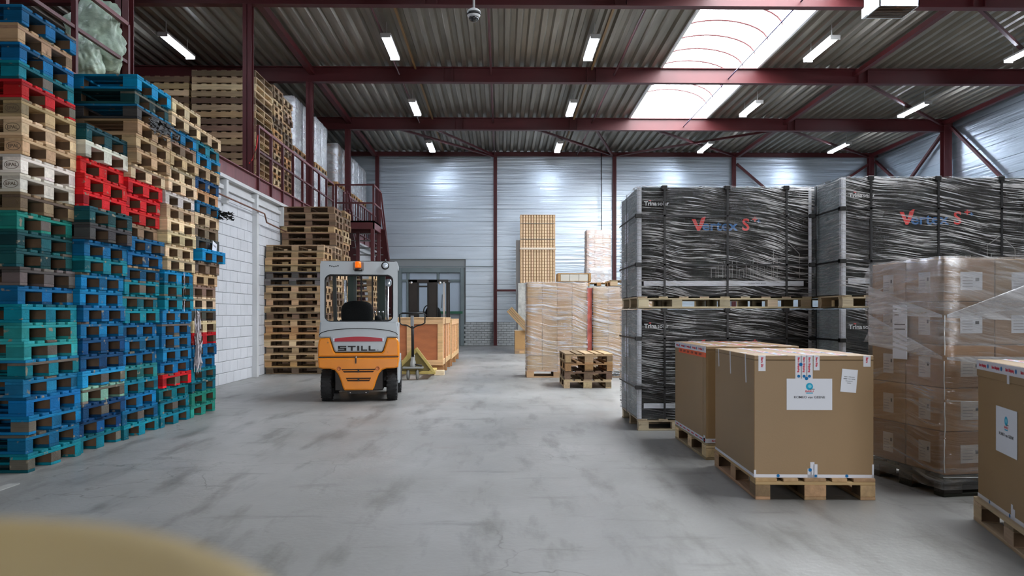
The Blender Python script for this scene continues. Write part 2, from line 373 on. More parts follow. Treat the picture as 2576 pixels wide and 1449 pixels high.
for i in range(len(ys)-1):
    a = arc(ys[i]+.01); b_ = arc(ys[i+1]-.01); v = a+b_; n = NA+1
    O('window_pane', mesh_of('p', v, [(k, k+1, n+k+1, n+k) for k in range(NA)], True), pm, sky)
for yy in ys: tube('window_rib', RIBM, sky, arc(yy), .026, 6)
for yy in (ys[0], ys[-1]):
    a = arc(yy); O('window_pane', mesh_of('e', a, [tuple(range(NA+1))]), pm, sky)

# walls ------------------------------------------------------------
WL = mat('wall_sheet_dark', (110,112,110), .6, .3)
S(O('wall_left', boxes_mesh('w', [(X0-.3, X0, Y0-.3, Y1+.3, 0, 8.4)]), WL))
wf = S(O('wall_front', boxes_mesh('w', [(X0-.3,.8,Y0-.3,Y0,0,8.4),(4.4,X1+.3,Y0-.3,Y0,0,8.4),(.8,4.4,Y0-.3,Y0,3.2,8.4)]), WHITE))  # unseen door opening added here to let in light from behind
# wall_right and wall_back clad with horizontal liner trays of 0.5 m, each a panel of its own
wb = S(O('wall_back', boxes_mesh('w', [(X0-.3, X1+.3, Y1+.06, Y1+.3, 0, 8.4)]), JOINT))
wr = S(O('wall_right', boxes_mesh('w', [(X1+.06, X1+.3, Y0-.3, Y1+.3, 0, 8.4)]), JOINT))
def tray(L_, h=.5):
    """liner tray: recessed joint, flat pan with three shallow swages; runs along local x, faces -y"""
    prof = [(0,.03),(.006,0),(.16,0),(.163,.0015),(.166,0),(.33,0),(.333,.0015),(.336,0),(h-.006,0),(h,.03)]
    v, f = [], []
    for x in (-L_/2, L_/2):
        for z, d in prof: v.append((x, d, z))
    n = len(prof)
    for i in range(n-1): f.append((i, i+1, n+i+1, n+i))
    return mesh_of('tray', v, f)
cols = [-12, -4.88, -.22, 4.5, 9.25, 14.95]
for i in range(len(cols)-1):
    Lb = cols[i+1]-cols[i]; me = tray(Lb)
    for r in range(14):
        z = .93+.5*r
        if i == 1 and z < 3.0:      # beside the big door
            O('panel', tray(cols[2]+1.40), LINER, wb, ((-1.40+cols[2])/2, Y1, z)); 
            continue
        o = O('panel', me, LINER, wb, ((cols[i]+cols[i+1])/2, Y1, z))
ry = [-8, -1, 5.5, 10.7, 15.9, 21.0, 26.2, 31.6]
for i in range(2, len(ry)-1):
    me = tray(ry[i+1]-ry[i])
    for r in range(15): O('panel', me, LINER, wr, (X1, (ry[i]+ry[i+1])/2, .5*r+.4), (0,0,-math.pi/2))
# brick plinth under the trays
bm_ = boxmesh(.208, .09, .080, .004); hb = boxmesh(.10, .09, .080, .004)
for r in range(10):
    z = .05+.0925*r
    for k in range(13):
        x = -1.52+.2185*k+(.109 if r % 2 else 0)
        if x > 1.25: continue
        O('brick', bm_, BRICK, wb, (x+.104, Y1+.025+R.uniform(-.004,.004), z))
lst = []
for (a, b_) in ((-12, -4.0), (1.4, 14.9)):
    for r in range(10):
        x = a+(.109 if r % 2 else 0)
        while x+.208 < b_:
            lst.append((x, x+.208, Y1-.02, Y1+.07, .01+.0925*r, .09+.0925*r)); x += .2185
pl = O('plinth_bricks', boxes_mesh('pb', lst), BRICK, wb); pl['kind'] = 'stuff'

# steel frame --------------------------------------------------------
def ibeam(w_, h_, ln, tf=.018, tw=.012):
    return boxes_mesh('ibeam', [(-w_/2,w_/2,-ln/2,ln/2,-h_/2,-h_/2+tf), (-w_/2,w_/2,-ln/2,ln/2,h_/2-tf,h_/2), (-tw/2,tw/2,-ln/2,ln/2,-h_/2+tf,h_/2-tf)])
frames = [5.5, 10.7, 15.9, 21.0, 26.2]
nm = {5.5:'first', 10.7:'second', 15.9:'third', 21.0:'fourth', 26.2:'fifth', .3:'foremost'}
for fy in [.3]+frames:
    o = O('steel_beam', ibeam(.19, .40, X1-X0, .02), MAR, None, ((X0+X1)/2, fy, roof(fy)-.205), (0,0,math.pi/2))
    setp(o, f'maroon roof girder crossing the hall, {nm[fy]} of the row of girders', 'beam', 'roof girders', 'structure')
    for bx in (-1.4, 2.4, 9.6):
        pt = O('bolt_plate', boxes_mesh('bp', [(bx-.13,bx-.11,fy-.095,fy+.095,roof(fy)-.40,roof(fy)-.01),(bx+.11,bx+.13,fy-.095,fy+.095,roof(fy)-.40,roof(fy)-.01)]), MAR); pt.parent = o
        pt.matrix_parent_inverse = Matrix.Translation(o.location) @ Matrix.Rotation(math.pi/2, 4, 'Z'); pt.matrix_parent_inverse.invert()
o = O('steel_beam', ibeam(.14, .17, X1-X0, .012), MAR, None, ((X0+X1)/2, 31.42, roof(31.4)-.1), (0,0,math.pi/2))
setp(o, 'maroon eaves beam along the top of the far liner wall', 'beam', None, 'structure')
def col(x, y, w_=.15, z0=0., z1=None, lab=None):
    z1 = z1 or roof(y)-.39
    h = z1-z0
    me = boxes_mesh('col', [(-w_/2,w_/2,-w_/2,-w_/2+.014,-h/2,h/2),(-w_/2,w_/2,w_/2-.014,w_/2,-h/2,h/2),(-.006,.006,-w_/2,w_/2,-h/2,h/2),(-w_/2-.02,w_/2+.02,-w_/2-.02,w_/2+.02,-h/2,-h/2+.015)])
    o = O('steel_column', me, MAR, None, (x, y, (z0+z1)/2)); setp(o, lab, 'column', None, 'structure'); return o
for fy, lb in zip([.3]+frames, ('behind the camera side','beside the walkway rail','by the plastic bags','left of the slatted pallets','past the wrapped loads','at the far end of the loads')):
    col(-5.03, fy, .17, DECK if fy > 6 else 0, None, f'slim maroon column standing on the gallery deck edge {lb}')
    # right-hand wall columns with ties and braces
    c_ = col(14.78, fy, .26, 0, roof(fy)-.02, f'heavy maroon column against the side wall under the {nm[fy]} girder')
for cx, lb in ((-4.88,'nearest the staircase'),(-.22,'left of the tall cardboard stack'),(4.5,'right of the small wrapped cartons'),(9.25,'above the first black load'),(14.72,'in the far corner')):
    col(cx, 31.45, .14 if cx < 14 else .2, 0, roof(31.4)-.18, f'maroon column on the far liner wall {lb}')
def member(name, p, q, w_, label, rnd=False, m=MAR): 
    o = bar(name, m, None, p, q, w_, round_=rnd, seg=8); setp(o, label, 'brace', None, 'structure'); return o
def RZ(y, d): return roof(y)-d
for x, wd, lb in ((-4.97,.14,'over the gallery edge'),(9.4,.12,'right of the rooflight'),(14.7,.13,'along the side wall eaves')):
    member('steel_tie', (x,.3,RZ(.3,.14)), (x,31.4,RZ(31.4,.14)), wd, f'thick maroon tie running along the roof {lb}')
for x, lb in ((-2.68,'left of centre, beside the lamp row'),(-.26,'in the middle of the roof'),(3.0,'left of the rooflight')):
    member('steel_tie', (x,.3,RZ(.3,.30)), (x,31.4,RZ(31.4,.12)), .055, f'thin maroon tie tube along the roof {lb}', True)
for a, b_ in ((.3,5.5),(5.5,10.7),(10.7,15.9),(15.9,21.0),(21.0,26.2)):
    member('tie_rod', (6.03,a,RZ(a,.27)), (6.03,b_,RZ(b_,.27)), .03, f'thin dark tie rod under the rooflight, span starting at {("the foremost" if a<1 else "the "+nm[a])} girder', True, mat('rod_blue', (52,50,92), .4, .4))
# wind bracing, roof plane
def WP(px, py, Y, dz=None):
    x, z = Wd(px, py, Y); return (x, Y, z)
for p, q, lb in (((9.5,21.1,RZ(21.1,.2)),(14.6,26.1,RZ(26.1,.2)),'between fourth and fifth girders'),
              ((9.5,15.95,RZ(16,.2)),(14.6,20.9,RZ(20.9,.2)),'between third and fourth girders'),
              ((9.3,26.3,RZ(26.3,.25)),(14.5,31.3,RZ(31.3,.15)),'in the last bay by the far corner'),
              ((4.8,26.3,RZ(26.3,.25)),(9.2,31.3,RZ(31.3,.15)),'in the last bay under the rooflight end'),
              ((9.3,26.4,RZ(26.4,.3)),(4.6,31.3,RZ(31.3,.15)),'crossing the last bay right of the rooflight'),
              ((.9,26.3,RZ(26.3,.25)),(4.4,31.3,RZ(31.3,.15)),'in the last bay over the tall cardboard stack'),
              ((-3.7,26.3,RZ(26.3,.25)),(-.3,31.3,RZ(31.3,.2)),'in the last bay, inner of the pair over the staircase'),
              ((-2.4,26.3,RZ(26.3,.25)),(-.3,31.3,RZ(31.3,.15)),'in the last bay, shorter of the pair over the staircase'),
              ((3.1,26.3,RZ(26.3,.25)),(4.4,31.3,RZ(31.3,.15)),'short diagonal in the last bay by the middle')):
    member('roof_brace', p, q, .075, f'maroon diagonal roof brace {lb}')
for p, q, lb in (((9.35,31.4,7.2),(12.4,31.4,4.6),'rising to the fourth far-wall column'),((14.6,31.4,7.2),(11.6,31.4,5.2),'rising to the far corner from the middle'),
              ((14.85,26.0,7.4),(14.85,22.0,4.2),'descending towards the camera on the side wall'),((14.85,31.3,7.3),(14.85,27.0,4.6),'in the last bay of the side wall'),
              ((14.85,26.4,7.4),(14.85,30.9,4.9),'crossing the last bay of the side wall')):
    member('wall_brace', p, q, .09, f'maroon diagonal wall brace {lb}')
member('wall_rail', (-.22,31.4,2.18),(4.5,31.4,2.18), .08, 'low maroon rail on the far wall behind the tall cardboard stack')
member('wall_rail', (-4.1,31.45,3.13),(-.3,31.45,3.13), .035, 'thin grey rail over the big far door', False, STEELG)
member('ceiling_pipe', (-4.0,31.1,7.40),(-.4,31.1,7.36), .03, 'thin grey pipe under the eaves beam at the far wall', True, STEELG)
member('hanging_cable', (3.95,31.2,roof(31.2)),(3.95,31.2,4.3), .035, 'black cable hanging down the far wall behind the pinkish cartons', True, BLK)

# far door -------------------------------------------------------------
dr = S(E('door_1', (0, 31.5, 0)))
xl, xr, zt = -4.05, -1.46, 3.08
B('door_post', STEELG, dr, xr-.14, xr, -.12, .1, 0, zt, .01); B('door_post', STEELG, dr, xl, xl+.14, -.12, .1, 0, zt, .01)
B('door_lintel', STEELG, dr, xl+.14, xr-.14, -.12, .1, zt-.20, zt, .01)
B('door_rail', STEELG, dr, xl+.14, xr-.14, -.08, 0, 2.52, 2.60); 
for mx_ in (-3.15, -2.93+1.1*.0-.0, -2.47): pass
B('door_mullion', STEELG, dr, -3.72, -3.62, -.07, 0, 0, zt-.2); B('door_mullion', STEELG, dr, -2.52, -2.44, -.07, 0, 2.6, zt-.2)
for (a, b_, c_, d_) in ((xl+.14,-3.72,0,2.52),(-3.62,-2.5,1.34,2.52),(-2.5,xr-.14,1.34,2.52),(-3.62,-2.52,2.6,zt-.2),(-2.44,xr-.14,2.6,zt-.2),(xl+.14,-3.72,2.6,zt-.2)):
    B('door_pane', PANEW, dr, a+.01, b_-.01, -.03, 0, c_+.01, d_-.01)
B('door_pane', mat('door_grey', (150,158,160), .6), dr, -3.62, xr-.14, -.03, 0, 0, 1.27)
B('door_strip', mat('green_strip', (20,92,62), .5), dr, -2.4, xr-.05, -.14, -.08, 1.26, 1.36)
O('door_reveal', boxes_mesh('dv', [(xl, xr, .1, .12, 0, zt)]), STEELG, dr)

# gallery: white block wall below, maroon edge channel, rails ----------
WX = -4.92
gw = S(O('wall_gallery', boxes_mesh('gw', [(WX-.34, WX-.14, -3, 12.3, 0, 3.45),(WX-.22, WX-.02, 18.4, 31.3, 0, 3.45),(WX-.22, WX-.03, 12.3, 18.4, 0, 3.45)]), WHITE))
me_full = boxmesh(.08, .394, .199, .006)
row = 0; z = .0
for r in range(17):
    y = 12.3+(.2 if r % 2 else 0)
    while y+.4 < 18.4:
        O('block', me_full, BLOCK, gw, (WX-.035+R.uniform(-.002,.002), y+.2, .10+.2045*r)); y += .4
for yy in (12.0, 14.1, 15.85, 17.75):
    full = abs(yy-15.85) < .1
    o = B('trim_post', WHITE, gw, WX-.02, WX+.10, yy-.055, yy+.055, 0 if full else 3.2, 3.62, .004)
B('trim_ledge', WHITE, gw, WX-.02, WX+.05, 10.8, 31, 3.45, 3.52); B('trim_ledge', WHITE, gw, WX-.02, WX+.09, 10.8, 31, 3.64, 3.70)
B('trim_band', WHITE, gw, WX-.2, WX-.01, 10.9, 31, 3.45, 3.70)
pp = tube('wall_pipe', mat('rusty_pipe', (120,84,70), .6, var=.2), None, [(WX+.14,12.2,3.30),(WX+.14,15.6,3.28),(WX+.14,15.75,3.28),(WX+.14,15.95,3.28),(WX+.14,16.15,3.28),(WX+.14,16.3,3.12),(WX+.14,19,3.05)], .016)
setp(pp, 'thin rusty pipe running along the white block wall under the gallery', 'pipe')
deck = S(O('floor_gallery', boxes_mesh('gd', [(X0, WX, -3, 31.3, DECK-.27, DECK)]), mat('gallery_deck', (92,60,60), .7)))
fas = O('steel_beam', boxes_mesh('fas', [(WX, WX+.02, -3, 31.3, 3.70, DECK+.02),(WX, WX+.07, -3, 31.3, 3.70, 3.72),(WX, WX+.07, -3, 31.3, DECK, DECK+.02)]), MARD)
setp(fas, 'scuffed maroon edge channel of the gallery deck above the white wall', 'beam', None, 'structure')
def railing(ya, yb, label, step=1.25, x=-4.88, cap=False, bal=0):
    r = E('railing', (x, ya, DECK), 0, label, 'railing')
    for z_, w_ in ((1.05,.05),(.55,.04)): bar('top_rail' if z_ > 1 else 'middle_rail', MARD if z_ > 1 else MAR, r, (0,0,z_), (0,yb-ya,z_), w_)
    n = max(1, round((yb-ya)/step))
    for k in range(n+1): bar('post', MAR, r, (0,(yb-ya)*k/n,-.25), (0,(yb-ya)*k/n,1.05), .055)
    for k in range(bal):
        yy = (yb-ya)*(k+.5)/bal; bar('baluster', MAR, r, (0,yy,.0), (0,yy,1.03), .028)
    return r
railing(1.5, 10.45, 'maroon gallery railing in front of the plastic bags', 1.3)
railing(16.05, 23.2, 'maroon gallery railing in front of the slatted pallets and wrapped loads', .95)
railing(24.75, 31.0, 'maroon gallery railing beyond the stair landing', 1.2, bal=14)
tube('rope_tie', mat('red_cord', (200,30,30), .5), None, [(-4.98,15.8,DECK+.25),(-4.95,15.9,DECK+.35),(-4.9,16.0,DECK+.6),(-4.86,16.05,DECK+1.0)], .012)
setp(bpy.data.objects['rope_tie'], 'red rope tied from the column to the railing end post', 'rope')

# stair with landing ---------------------------------------------------
st = E('staircase', (0,0,0), 0, 'maroon steel staircase with landing and open treads behind the stacked pallets', 'staircase')
LX, LY0, LY1 = -3.70, 23.3, 24.6
B('landing', mat('stair_grating', (70,40,42), .7), st, WX+.08, LX, LY0, LY1, DECK-.05, DECK)
for a in (LY0, LY1-.05): B('landing_edge', MAR, st, WX+.08, LX, a, a+.05, DECK-.24, DECK+.0)
B('landing_edge', MARD, st, LX-.04, LX+.0, LY0, LY1, DECK-.24, DECK)
for (x, y) in ((LX-.06, LY0+.06), (LX-.06, LY1-.06), (-4.4, LY1-.06)): bar('leg', MAR, st, (x,y,0), (x,y,DECK-.2), .10)
for z_ in (1.05, .52):
    bar('landing_rail', MAR, st, (WX+.08,LY0+.03,DECK+z_), (LX-.03,LY0+.03,DECK+z_), .045)
    bar('landing_rail', MARD, st, (LX-.03,LY0+.03,DECK+z_), (LX-.03,LY1,DECK+z_), .045)
for (x, y) in ((WX+.1,LY0+.03),(LX-.03,LY0+.03),(LX-.03,LY1),(-4.75,LY1)): bar('post', MAR, st, (x,y,DECK-.1), (x,y,DECK+1.07), .055)
run, n = 3.6, 19
for x in (LX-.0, LX-1.0):
    bar('stringer', MAR, st, (x,LY1,DECK-.12), (x,LY1+run,0.05), .05, .26, up=(1,0,0))
    for z_ in (1.0, .5): bar('handrail', MARD, st, (x,LY1,DECK+z_), (x,LY1+run,.05+z_), .045)
    for k in range(1,6): bar('post', MAR, st, (x,LY1+run*k/5,DECK*(1-k/5)), (x,LY1+run*k/5,DECK*(1-k/5)+1.0), .04)
TRD = mat('tread', (120,122,120), .5, .5)
for k in range(1, n): B('tread', TRD, st, LX-.97, LX-.03, LY1+run*k/n-.12, LY1+run*k/n+.10, DECK*(1-k/n)-.03, DECK*(1-k/n))

# lamps -----------------------------------------------------------------
HOUS = mat('lamp_housing', (205,205,205), .5)
def lamp(x, y, lab):
    r = E('ceiling_lamp', (x, y, roof(y)-.38), 0, lab, 'lamp', 'twin tube lamps under the roof')
    B('housing', HOUS, r, -.12, .12, -.80, .80, .02, .07, .01)
    O('end_cap', boxes_mesh('ec', [(-.11,.11,-.80,-.775,-.035,.03)]), HOUS, r); O('end_cap', boxes_mesh('ec', [(-.11,.11,.775,.80,-.035,.03)]), HOUS, r)
    for sx in (-.055, .055): bar('tube', TUBE, r, (sx,-.77,-.005), (sx,.77,-.005), .038, round_=True, seg=8)
    for sy in (-.6,.6): bar('chain', HOUS, r, (0,sy,.06), (0,sy,.38), .012)
LY = [8.1, 13.3, 18.4, 23.6, 28.85]
ynm = ['foremost','second','third','fourth','rearmost']
lx = [(-7.45,'over the gallery'),(-2.55,'left of the roof centre'),(2.1,'left of the rooflight'),(7.45,'right of the rooflight'),(12.35,'nearest the side wall')]
for j, y in enumerate(LY):
    for i, (x, nmx) in enumerate(lx):
        if i == 0 and j > 2: continue
        lamp(x, y, f'lit white twin tube lamp {nmx}, {ynm[j]} in its row')
for x, lab in ((-2.25,'along the left lamp row'),(2.4,'along the lamp row left of the rooflight')):
    member('cable_tray', (x,.5,RZ(.5,.03)), (x,31,RZ(31,.03)), .05, f'thin brass coloured cable tray {lab}', False, mat('cable_brass', (150,120,80), .5, .4))
# dome camera on its pole
cx_, cz_ = Wd(1192, 46, 11.0)
dc = E('dome_camera', (cx_, 11.0, cz_), 0, 'white dome camera hanging on a pole from the roof', 'camera')
lathe('cap', WHITE, dc, [(.02,.13),(.06,.125),(.09,.10),(.095,.075)], 20)
lathe('ring', BLK, dc, [(.094,.078),(.098,.06),(.094,.045)], 20)
lathe('lower_ring', WHITE, dc, [(.085,.05),(.09,.035),(.075,.012),(.07,.01)], 20)
lathe('dome', mat('smoked_dome', (30,30,32), .08, spec=.8), dc, [(.07,.018),(.066,-.015),(.045,-.04),(.015,-.052)], 20)
bar('pole', WHITE, dc, (0,0,.12), (0,0,roof(11)-cz_+.02), .032, round_=True)
# air heater
hx0, hx1 = Wd(2213,0,13.9)[0], Wd(2313,0,13.9)[0]
hz = Wd(2213,14,13.9)[1]
ht = E('air_heater', ((hx0+hx1)/2, 13.9, hz), 0, 'white box air heater hanging by rods below the roof near the rooflight', 'heater')
hw_ = (hx1-hx0)/2
HW = mat('heater_white', (214,222,228), .45)
O('casing', boxes_mesh('hc', [(-hw_,hw_,0,.02,0,.62),(-hw_,-hw_+.02,0,.62,0,.62),(hw_-.02,hw_,0,.62,0,.62),(-hw_,hw_,.60,.62,0,.62),(-hw_,hw_,0,.62,.60,.62)]), HW, ht)
for k in range(8): B('louver', mat('brown_louver', (96,76,60), .5), ht, -hw_+.02, hw_-.02, .05+.07*k, .09+.07*k, .0, .012, rot=(.5,0,0))
for k in range(4): B('element', mat('burner', (190,130,100), .5), ht, hw_-.32, hw_-.03, .06+.06*k, .09+.06*k, .05, .08)
O('element_back', boxes_mesh('eb', [(-hw_+.02,hw_-.02,.02,.6,.12,.14)]), mat('heater_dark', (60,46,38), .7), ht)
B('control_box', HW, ht, -hw_-.05, -hw_, .40, .60, -.02, .16, .005)
for sx in (-hw_+.05, hw_-.05): bar('rod', HOUS, ht, (sx,.3,.62), (sx,.3,roof(14.2)-hz-.02), .018)
# ------------------------------------------------------------------ pallets
COL = dict(teal=(0,112,128), tealg=(10,120,110), turq=(40,140,142), pale=(120,160,140), blue=(0,98,146), dblue=(0,64,108), bblue=(0,122,170),
           lblue=(20,120,165), red=(196,26,30), green=(30,128,112), wood=(176,146,108), lwood=(206,180,142), wwood=(206,198,186), owood=(182,138,90),
           brown=(122,98,76), grey=(98,92,88), dark=(62,60,58), dteal=(20,74,78))
PAINT = {'teal','tealg','turq','pale','blue','dblue','bblue','lblue','red','green','dteal'}
DESC = dict(teal='teal painted', tealg='sea-green painted', turq='turquoise painted', pale='pale green painted', blue='blue painted', dblue='dark blue painted',
            bblue='bright blue painted', lblue='light blue painted', red='red painted', green='green painted', wood='bare wooden', lwood='light bare wooden',
            wwood='whitish bare wooden', owood='orange-brown wooden', brown='weathered brown wooden', grey='weathered grey wooden', dark='blackened wooden', dteal='dirty dark teal')
def jit(c, a=.08): 
    k = 1+R.uniform(-a, a); return tuple(max(0, min(255, v*k+R.uniform(-3,3))) for v in c)
BV = .003
def pallet(x, y, z, rz, ck, label, group=None, sz=1., topck=None, full=True, length=1.2, width=.8, cat='pallet'):
    """EUR block pallet, root at bottom centre; long side on local x"""
    r = E('pallet', (x,y,z), rz, label, cat, group); r.scale.z = sz
    base = COL[ck]; m = PWOOD if ck in PAINT else WOOD
    base = jit(base, .10)
    hl, hw2 = length/2, width/2
    def c(a=.07):
        if ck in PAINT and R.random() < .05: return jit((104,96,86), .15)
        if R.random() < .12: return jit(tuple(v*.72 for v in base), .05)
        return jit(base, a)
    mb = {w_: boxmesh(length, w_, .022, BV) for w_ in (.10,.145)}
    for yy, w_ in ((-hw2+.05,.10),(0,.145),(hw2-.05,.10)): O('bottom_board', mb[w_], m, r, (0,yy,.011), color=c())
    bx = boxmesh(.145, .10, .078, BV); bc = boxmesh(.145, .145, .078, BV)
    for xx in (-hl+.0725, 0, hl-.0725):
        for yy in (-hw2+.05, 0, hw2-.05):
            if xx == 0 and yy == 0 and not full: continue
            out = set(([(0, 1 if xx > 0 else -1)] if xx else [])+([(1, 1 if yy > 0 else -1)] if yy else []))
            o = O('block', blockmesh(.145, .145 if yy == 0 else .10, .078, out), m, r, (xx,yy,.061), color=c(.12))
    ms = boxmesh(width, .145, .022, BV)
    for xx in (-hl+.0725, 0, hl-.0725): O('stringer_board', ms, m, r, (xx,0,.111), (0,0,math.pi/2), color=c())
    tp = jit(COL[topck]) if topck else None
    tm = (PWOOD if topck in PAINT else WOOD) if topck else m
    gaps = [(-hw2+.0725,.145),(-hw2+.145+.042+.05,.10),(0,.145),(hw2-.145-.042-.05,.10),(hw2-.0725,.145)]
    for yy, w_ in gaps: O('deck_board', mb[w_], tm, r, (0,yy,.133), color=jit(tp) if tp else c())
    return r
def brand(r, s):
    """burnt oval brand on the corner block that faces the camera"""
    m = mat('brand_burn', (104,86,68), .8)
    ring = [(.056*math.cos(a), 0, .031*math.sin(a)) for a in (2*math.pi*k/20 for k in range(20))]
    tube('brand_ring', m, r, ring, .0022, 5, True, (.5275,-.4012,.061))
    text('brand_text', s, m, r, .036, (.5275,-.4012,.060), (math.pi/2,0,0), 'CENTER', .0006, .0006, 1.1)
STK = [
 ('the unseen stack added for shade', 4.95, -3.75, -3.78, 3.60, 'blue teal blue wood blue teal grey blue wood blue teal blue wood brown teal blue blue wood lwood blue red teal blue wood'.split()),  # out-of-view stack added to keep light off the nearest stack's front
 # name, y centre, x right edge (bottom, top), z top, colours bottom -> top
 ('the stack nearest the camera', 6.70, -3.73, -3.78, 3.69, 'teal blue blue blue lblue teal turq turq teal blue grey dteal dteal green brown wwood wwood wood lwood wood red teal blue wood blue'.split()),
 ('the second stack from the camera', 7.51, -3.73, -3.70, 2.95, 'teal dblue dblue pale lblue dblue dblue blue blue bblue bblue teal blue dark dteal red red red wwood dteal'.split()),
 ('the third stack from the camera', 8.31, -3.73, -3.60, 3.62, 'teal blue blue teal turq blue blue blue teal teal teal blue blue blue brown red red red lwood wood wood wood dark dteal bblue'.split()),
 ('the fourth stack from the camera', 9.15, -3.73, -3.61, 3.62, 'teal teal teal red blue lblue blue blue lblue teal teal bblue lwood lwood lwood lwood lwood wwood lwood lwood wood brown bblue lwood lwood'.split()),
 ('the fifth stack', 9.99, -3.72, -3.64, 3.50, 'green green teal teal blue blue red lwood dark lwood brown wood brown bblue dark brown lwood blue owood dblue wood bblue teal lwood'.split()),
]
for si, (nmx, yc, xb, xt, zt, cols_) in enumerate(STK, -1):
    n = len(cols_); p = zt/n
    for k, ck in enumerate(cols_):
        f = k/(n-1)
        if si == 2: dx = xb+(xt-xb)*(0 if k < 11 else min(1, (k-10)/8))
        elif si == 0: dx = xb+(xt-xb)*min(1, k/10)
        else: dx = xb+(xt-xb)*f
        dx += R.uniform(-.022, .022)
        if si == 4 and k == 13: dx += .10
        if si == 1 and k in (13,14): dx += .05
        if si == 2 and 13 < k < 19: dx -= .06
        dy = R.uniform(-.012, .012)
        tc_ = None
        if si == 0 and k == 5: tc_ = 'lblue'
        if si == 4 and k == 8: tc_ = 'lblue'
        if si == 2 and k == 11: tc_ = 'wood'
        if si == 2 and k == 22: tc_ = 'lblue'
        r = pallet(dx-.6, yc+dy, k*p, math.radians(R.uniform(-.5,.5)), ck, f'{DESC[ck]} pallet, {ORD[k]} from the floor in {nmx}', 'pallets in the tall stacks along the gallery wall', p/.144, tc_)
        if si == 0 and 14 <= k <= 19: brand(r, 'EUR' if k == 14 else 'EPAL')
# barcode sticker on the topmost blue pallet of the third stack is a plain white frame mark
# black and white stretch film shreds, paper and sign on the stacks
def crumple(name, m, label, cat, loc, size, n=60, seed=1, parent=None, rot=(0,0,0)):
    rr = random.Random(seed); v, f = [], []
    for k in range(n):
        c0 = Vector((rr.uniform(-.5,.5)*size[0], rr.uniform(-.5,.5)*size[1], rr.uniform(-.5,.5)*size[2]))
        pts = [c0+Vector((rr.gauss(0,.11)*size[0], rr.gauss(0,.11)*size[1], rr.gauss(0,.11)*size[2])) for _ in range(4)]
        i = len(v); v += [tuple(q) for q in pts]; f += [(i,i+1,i+2),(i,i+2,i+3)]
    o = O(name, mesh_of(name, v, f), m, parent, loc, rot); setp(o, label, cat); return o
SHR = mat('film_shreds', (196,190,194), .3, var=.3, vs=20)
crumple('film_remnant', SHR, 'torn white plastic film hanging on the blue pallets of the fifth stack', 'film', (-3.68, 9.72, .92), (.05,.14,.62), 160, 3)
crumple('film_remnant', BLK, 'black plastic film shreds sticking out of a blue pallet in the fifth stack', 'film', (-3.60, 10.36, 2.52), (.24,.12,.10), 110, 4)
crumple('film_remnant', BLK, 'black plastic film draped over the dark pallets atop the third stack', 'film', (-3.57, 8.50, 3.20), (.04,.60,.16), 70, 5)
crumple('film_remnant', SHR, 'wisp of clear film hanging on the teal pallets of the fourth stack', 'film', (-3.68, 9.28, 1.55), (.03,.05,.45), 24, 6)
o = B('paper_sheet', PAPER, None, -.001, .001, -.085, .085, -.06, .06); o.location = (-3.60, 10.05, 2.09); o.rotation_euler = (math.radians(-12), 0, .05)
setp(o, 'white paper slip tucked above the protruding bright blue pallet', 'paper')
text('print', 'PALLETS', INK, o, .03, (.0015,0,.012), (math.pi/2,0,math.pi/2), 'CENTER')

# pallet stacks past the gallery wall post
PS = [('the short stack behind the forklift', 16.98, -3.70, 2.69, 19, 0), ('the tall stack beyond it', 18.15, -3.68, 3.64, 25, 1), ('the rear tall stack', 19.05, -3.68, 3.67, 25, 2)]
for nmx, yc, xr_, zt, n, s_ in PS:
    p = zt/n
    for k in range(n):
        ck = R.choice(['wood','wood','lwood','wood','owood','brown'] if s_ == 0 else ['wood','brown','wood','lwood','lwood'])
        if s_ == 0 and k in (13,14): ck = 'grey'
        if s_ == 0 and k > 15: ck = 'wood'
        if s_ == 1 and k >= 22: ck = 'brown'
        pallet(xr_-.6+R.uniform(-.03,.03)+(.0 if not (s_==0 and k==18) else .02), yc+R.uniform(-.015,.015), k*p, math.radians(R.uniform(-1,1)), ck, f'{DESC[ck]} pallet, {ORD[k]} from the floor in {nmx}', 'wooden pallets stacked beyond the orange forklift', p/.144)
p = .1435
for k in range(16):
    ck = R.choice(['wood','lwood','brown','owood'])
    pallet(-3.95+R.uniform(-.03,.03), 21.3, k*p, math.radians(R.uniform(-1,1)), ck, f'{DESC[ck]} pallet, {ORD[k]} from the floor in the low stack by the staircase', 'wooden pallets stacked beyond the orange forklift', p/.144)
# four pallets by the wrapped cartons
for k, ck in enumerate(['lwood','brown','owood','wood']):
    pallet(1.46+(.0 if k == 0 else .02)+R.uniform(-.01,.01), 13.95+R.uniform(-.01,.01), k*.146, math.pi/2+math.radians(R.uniform(-.8,.8)), ck, f'{DESC[ck]} pallet, {["lowest","second lowest","second from top","topmost"][k]} of the short stack of four', 'short stack of four pallets', 1.01)

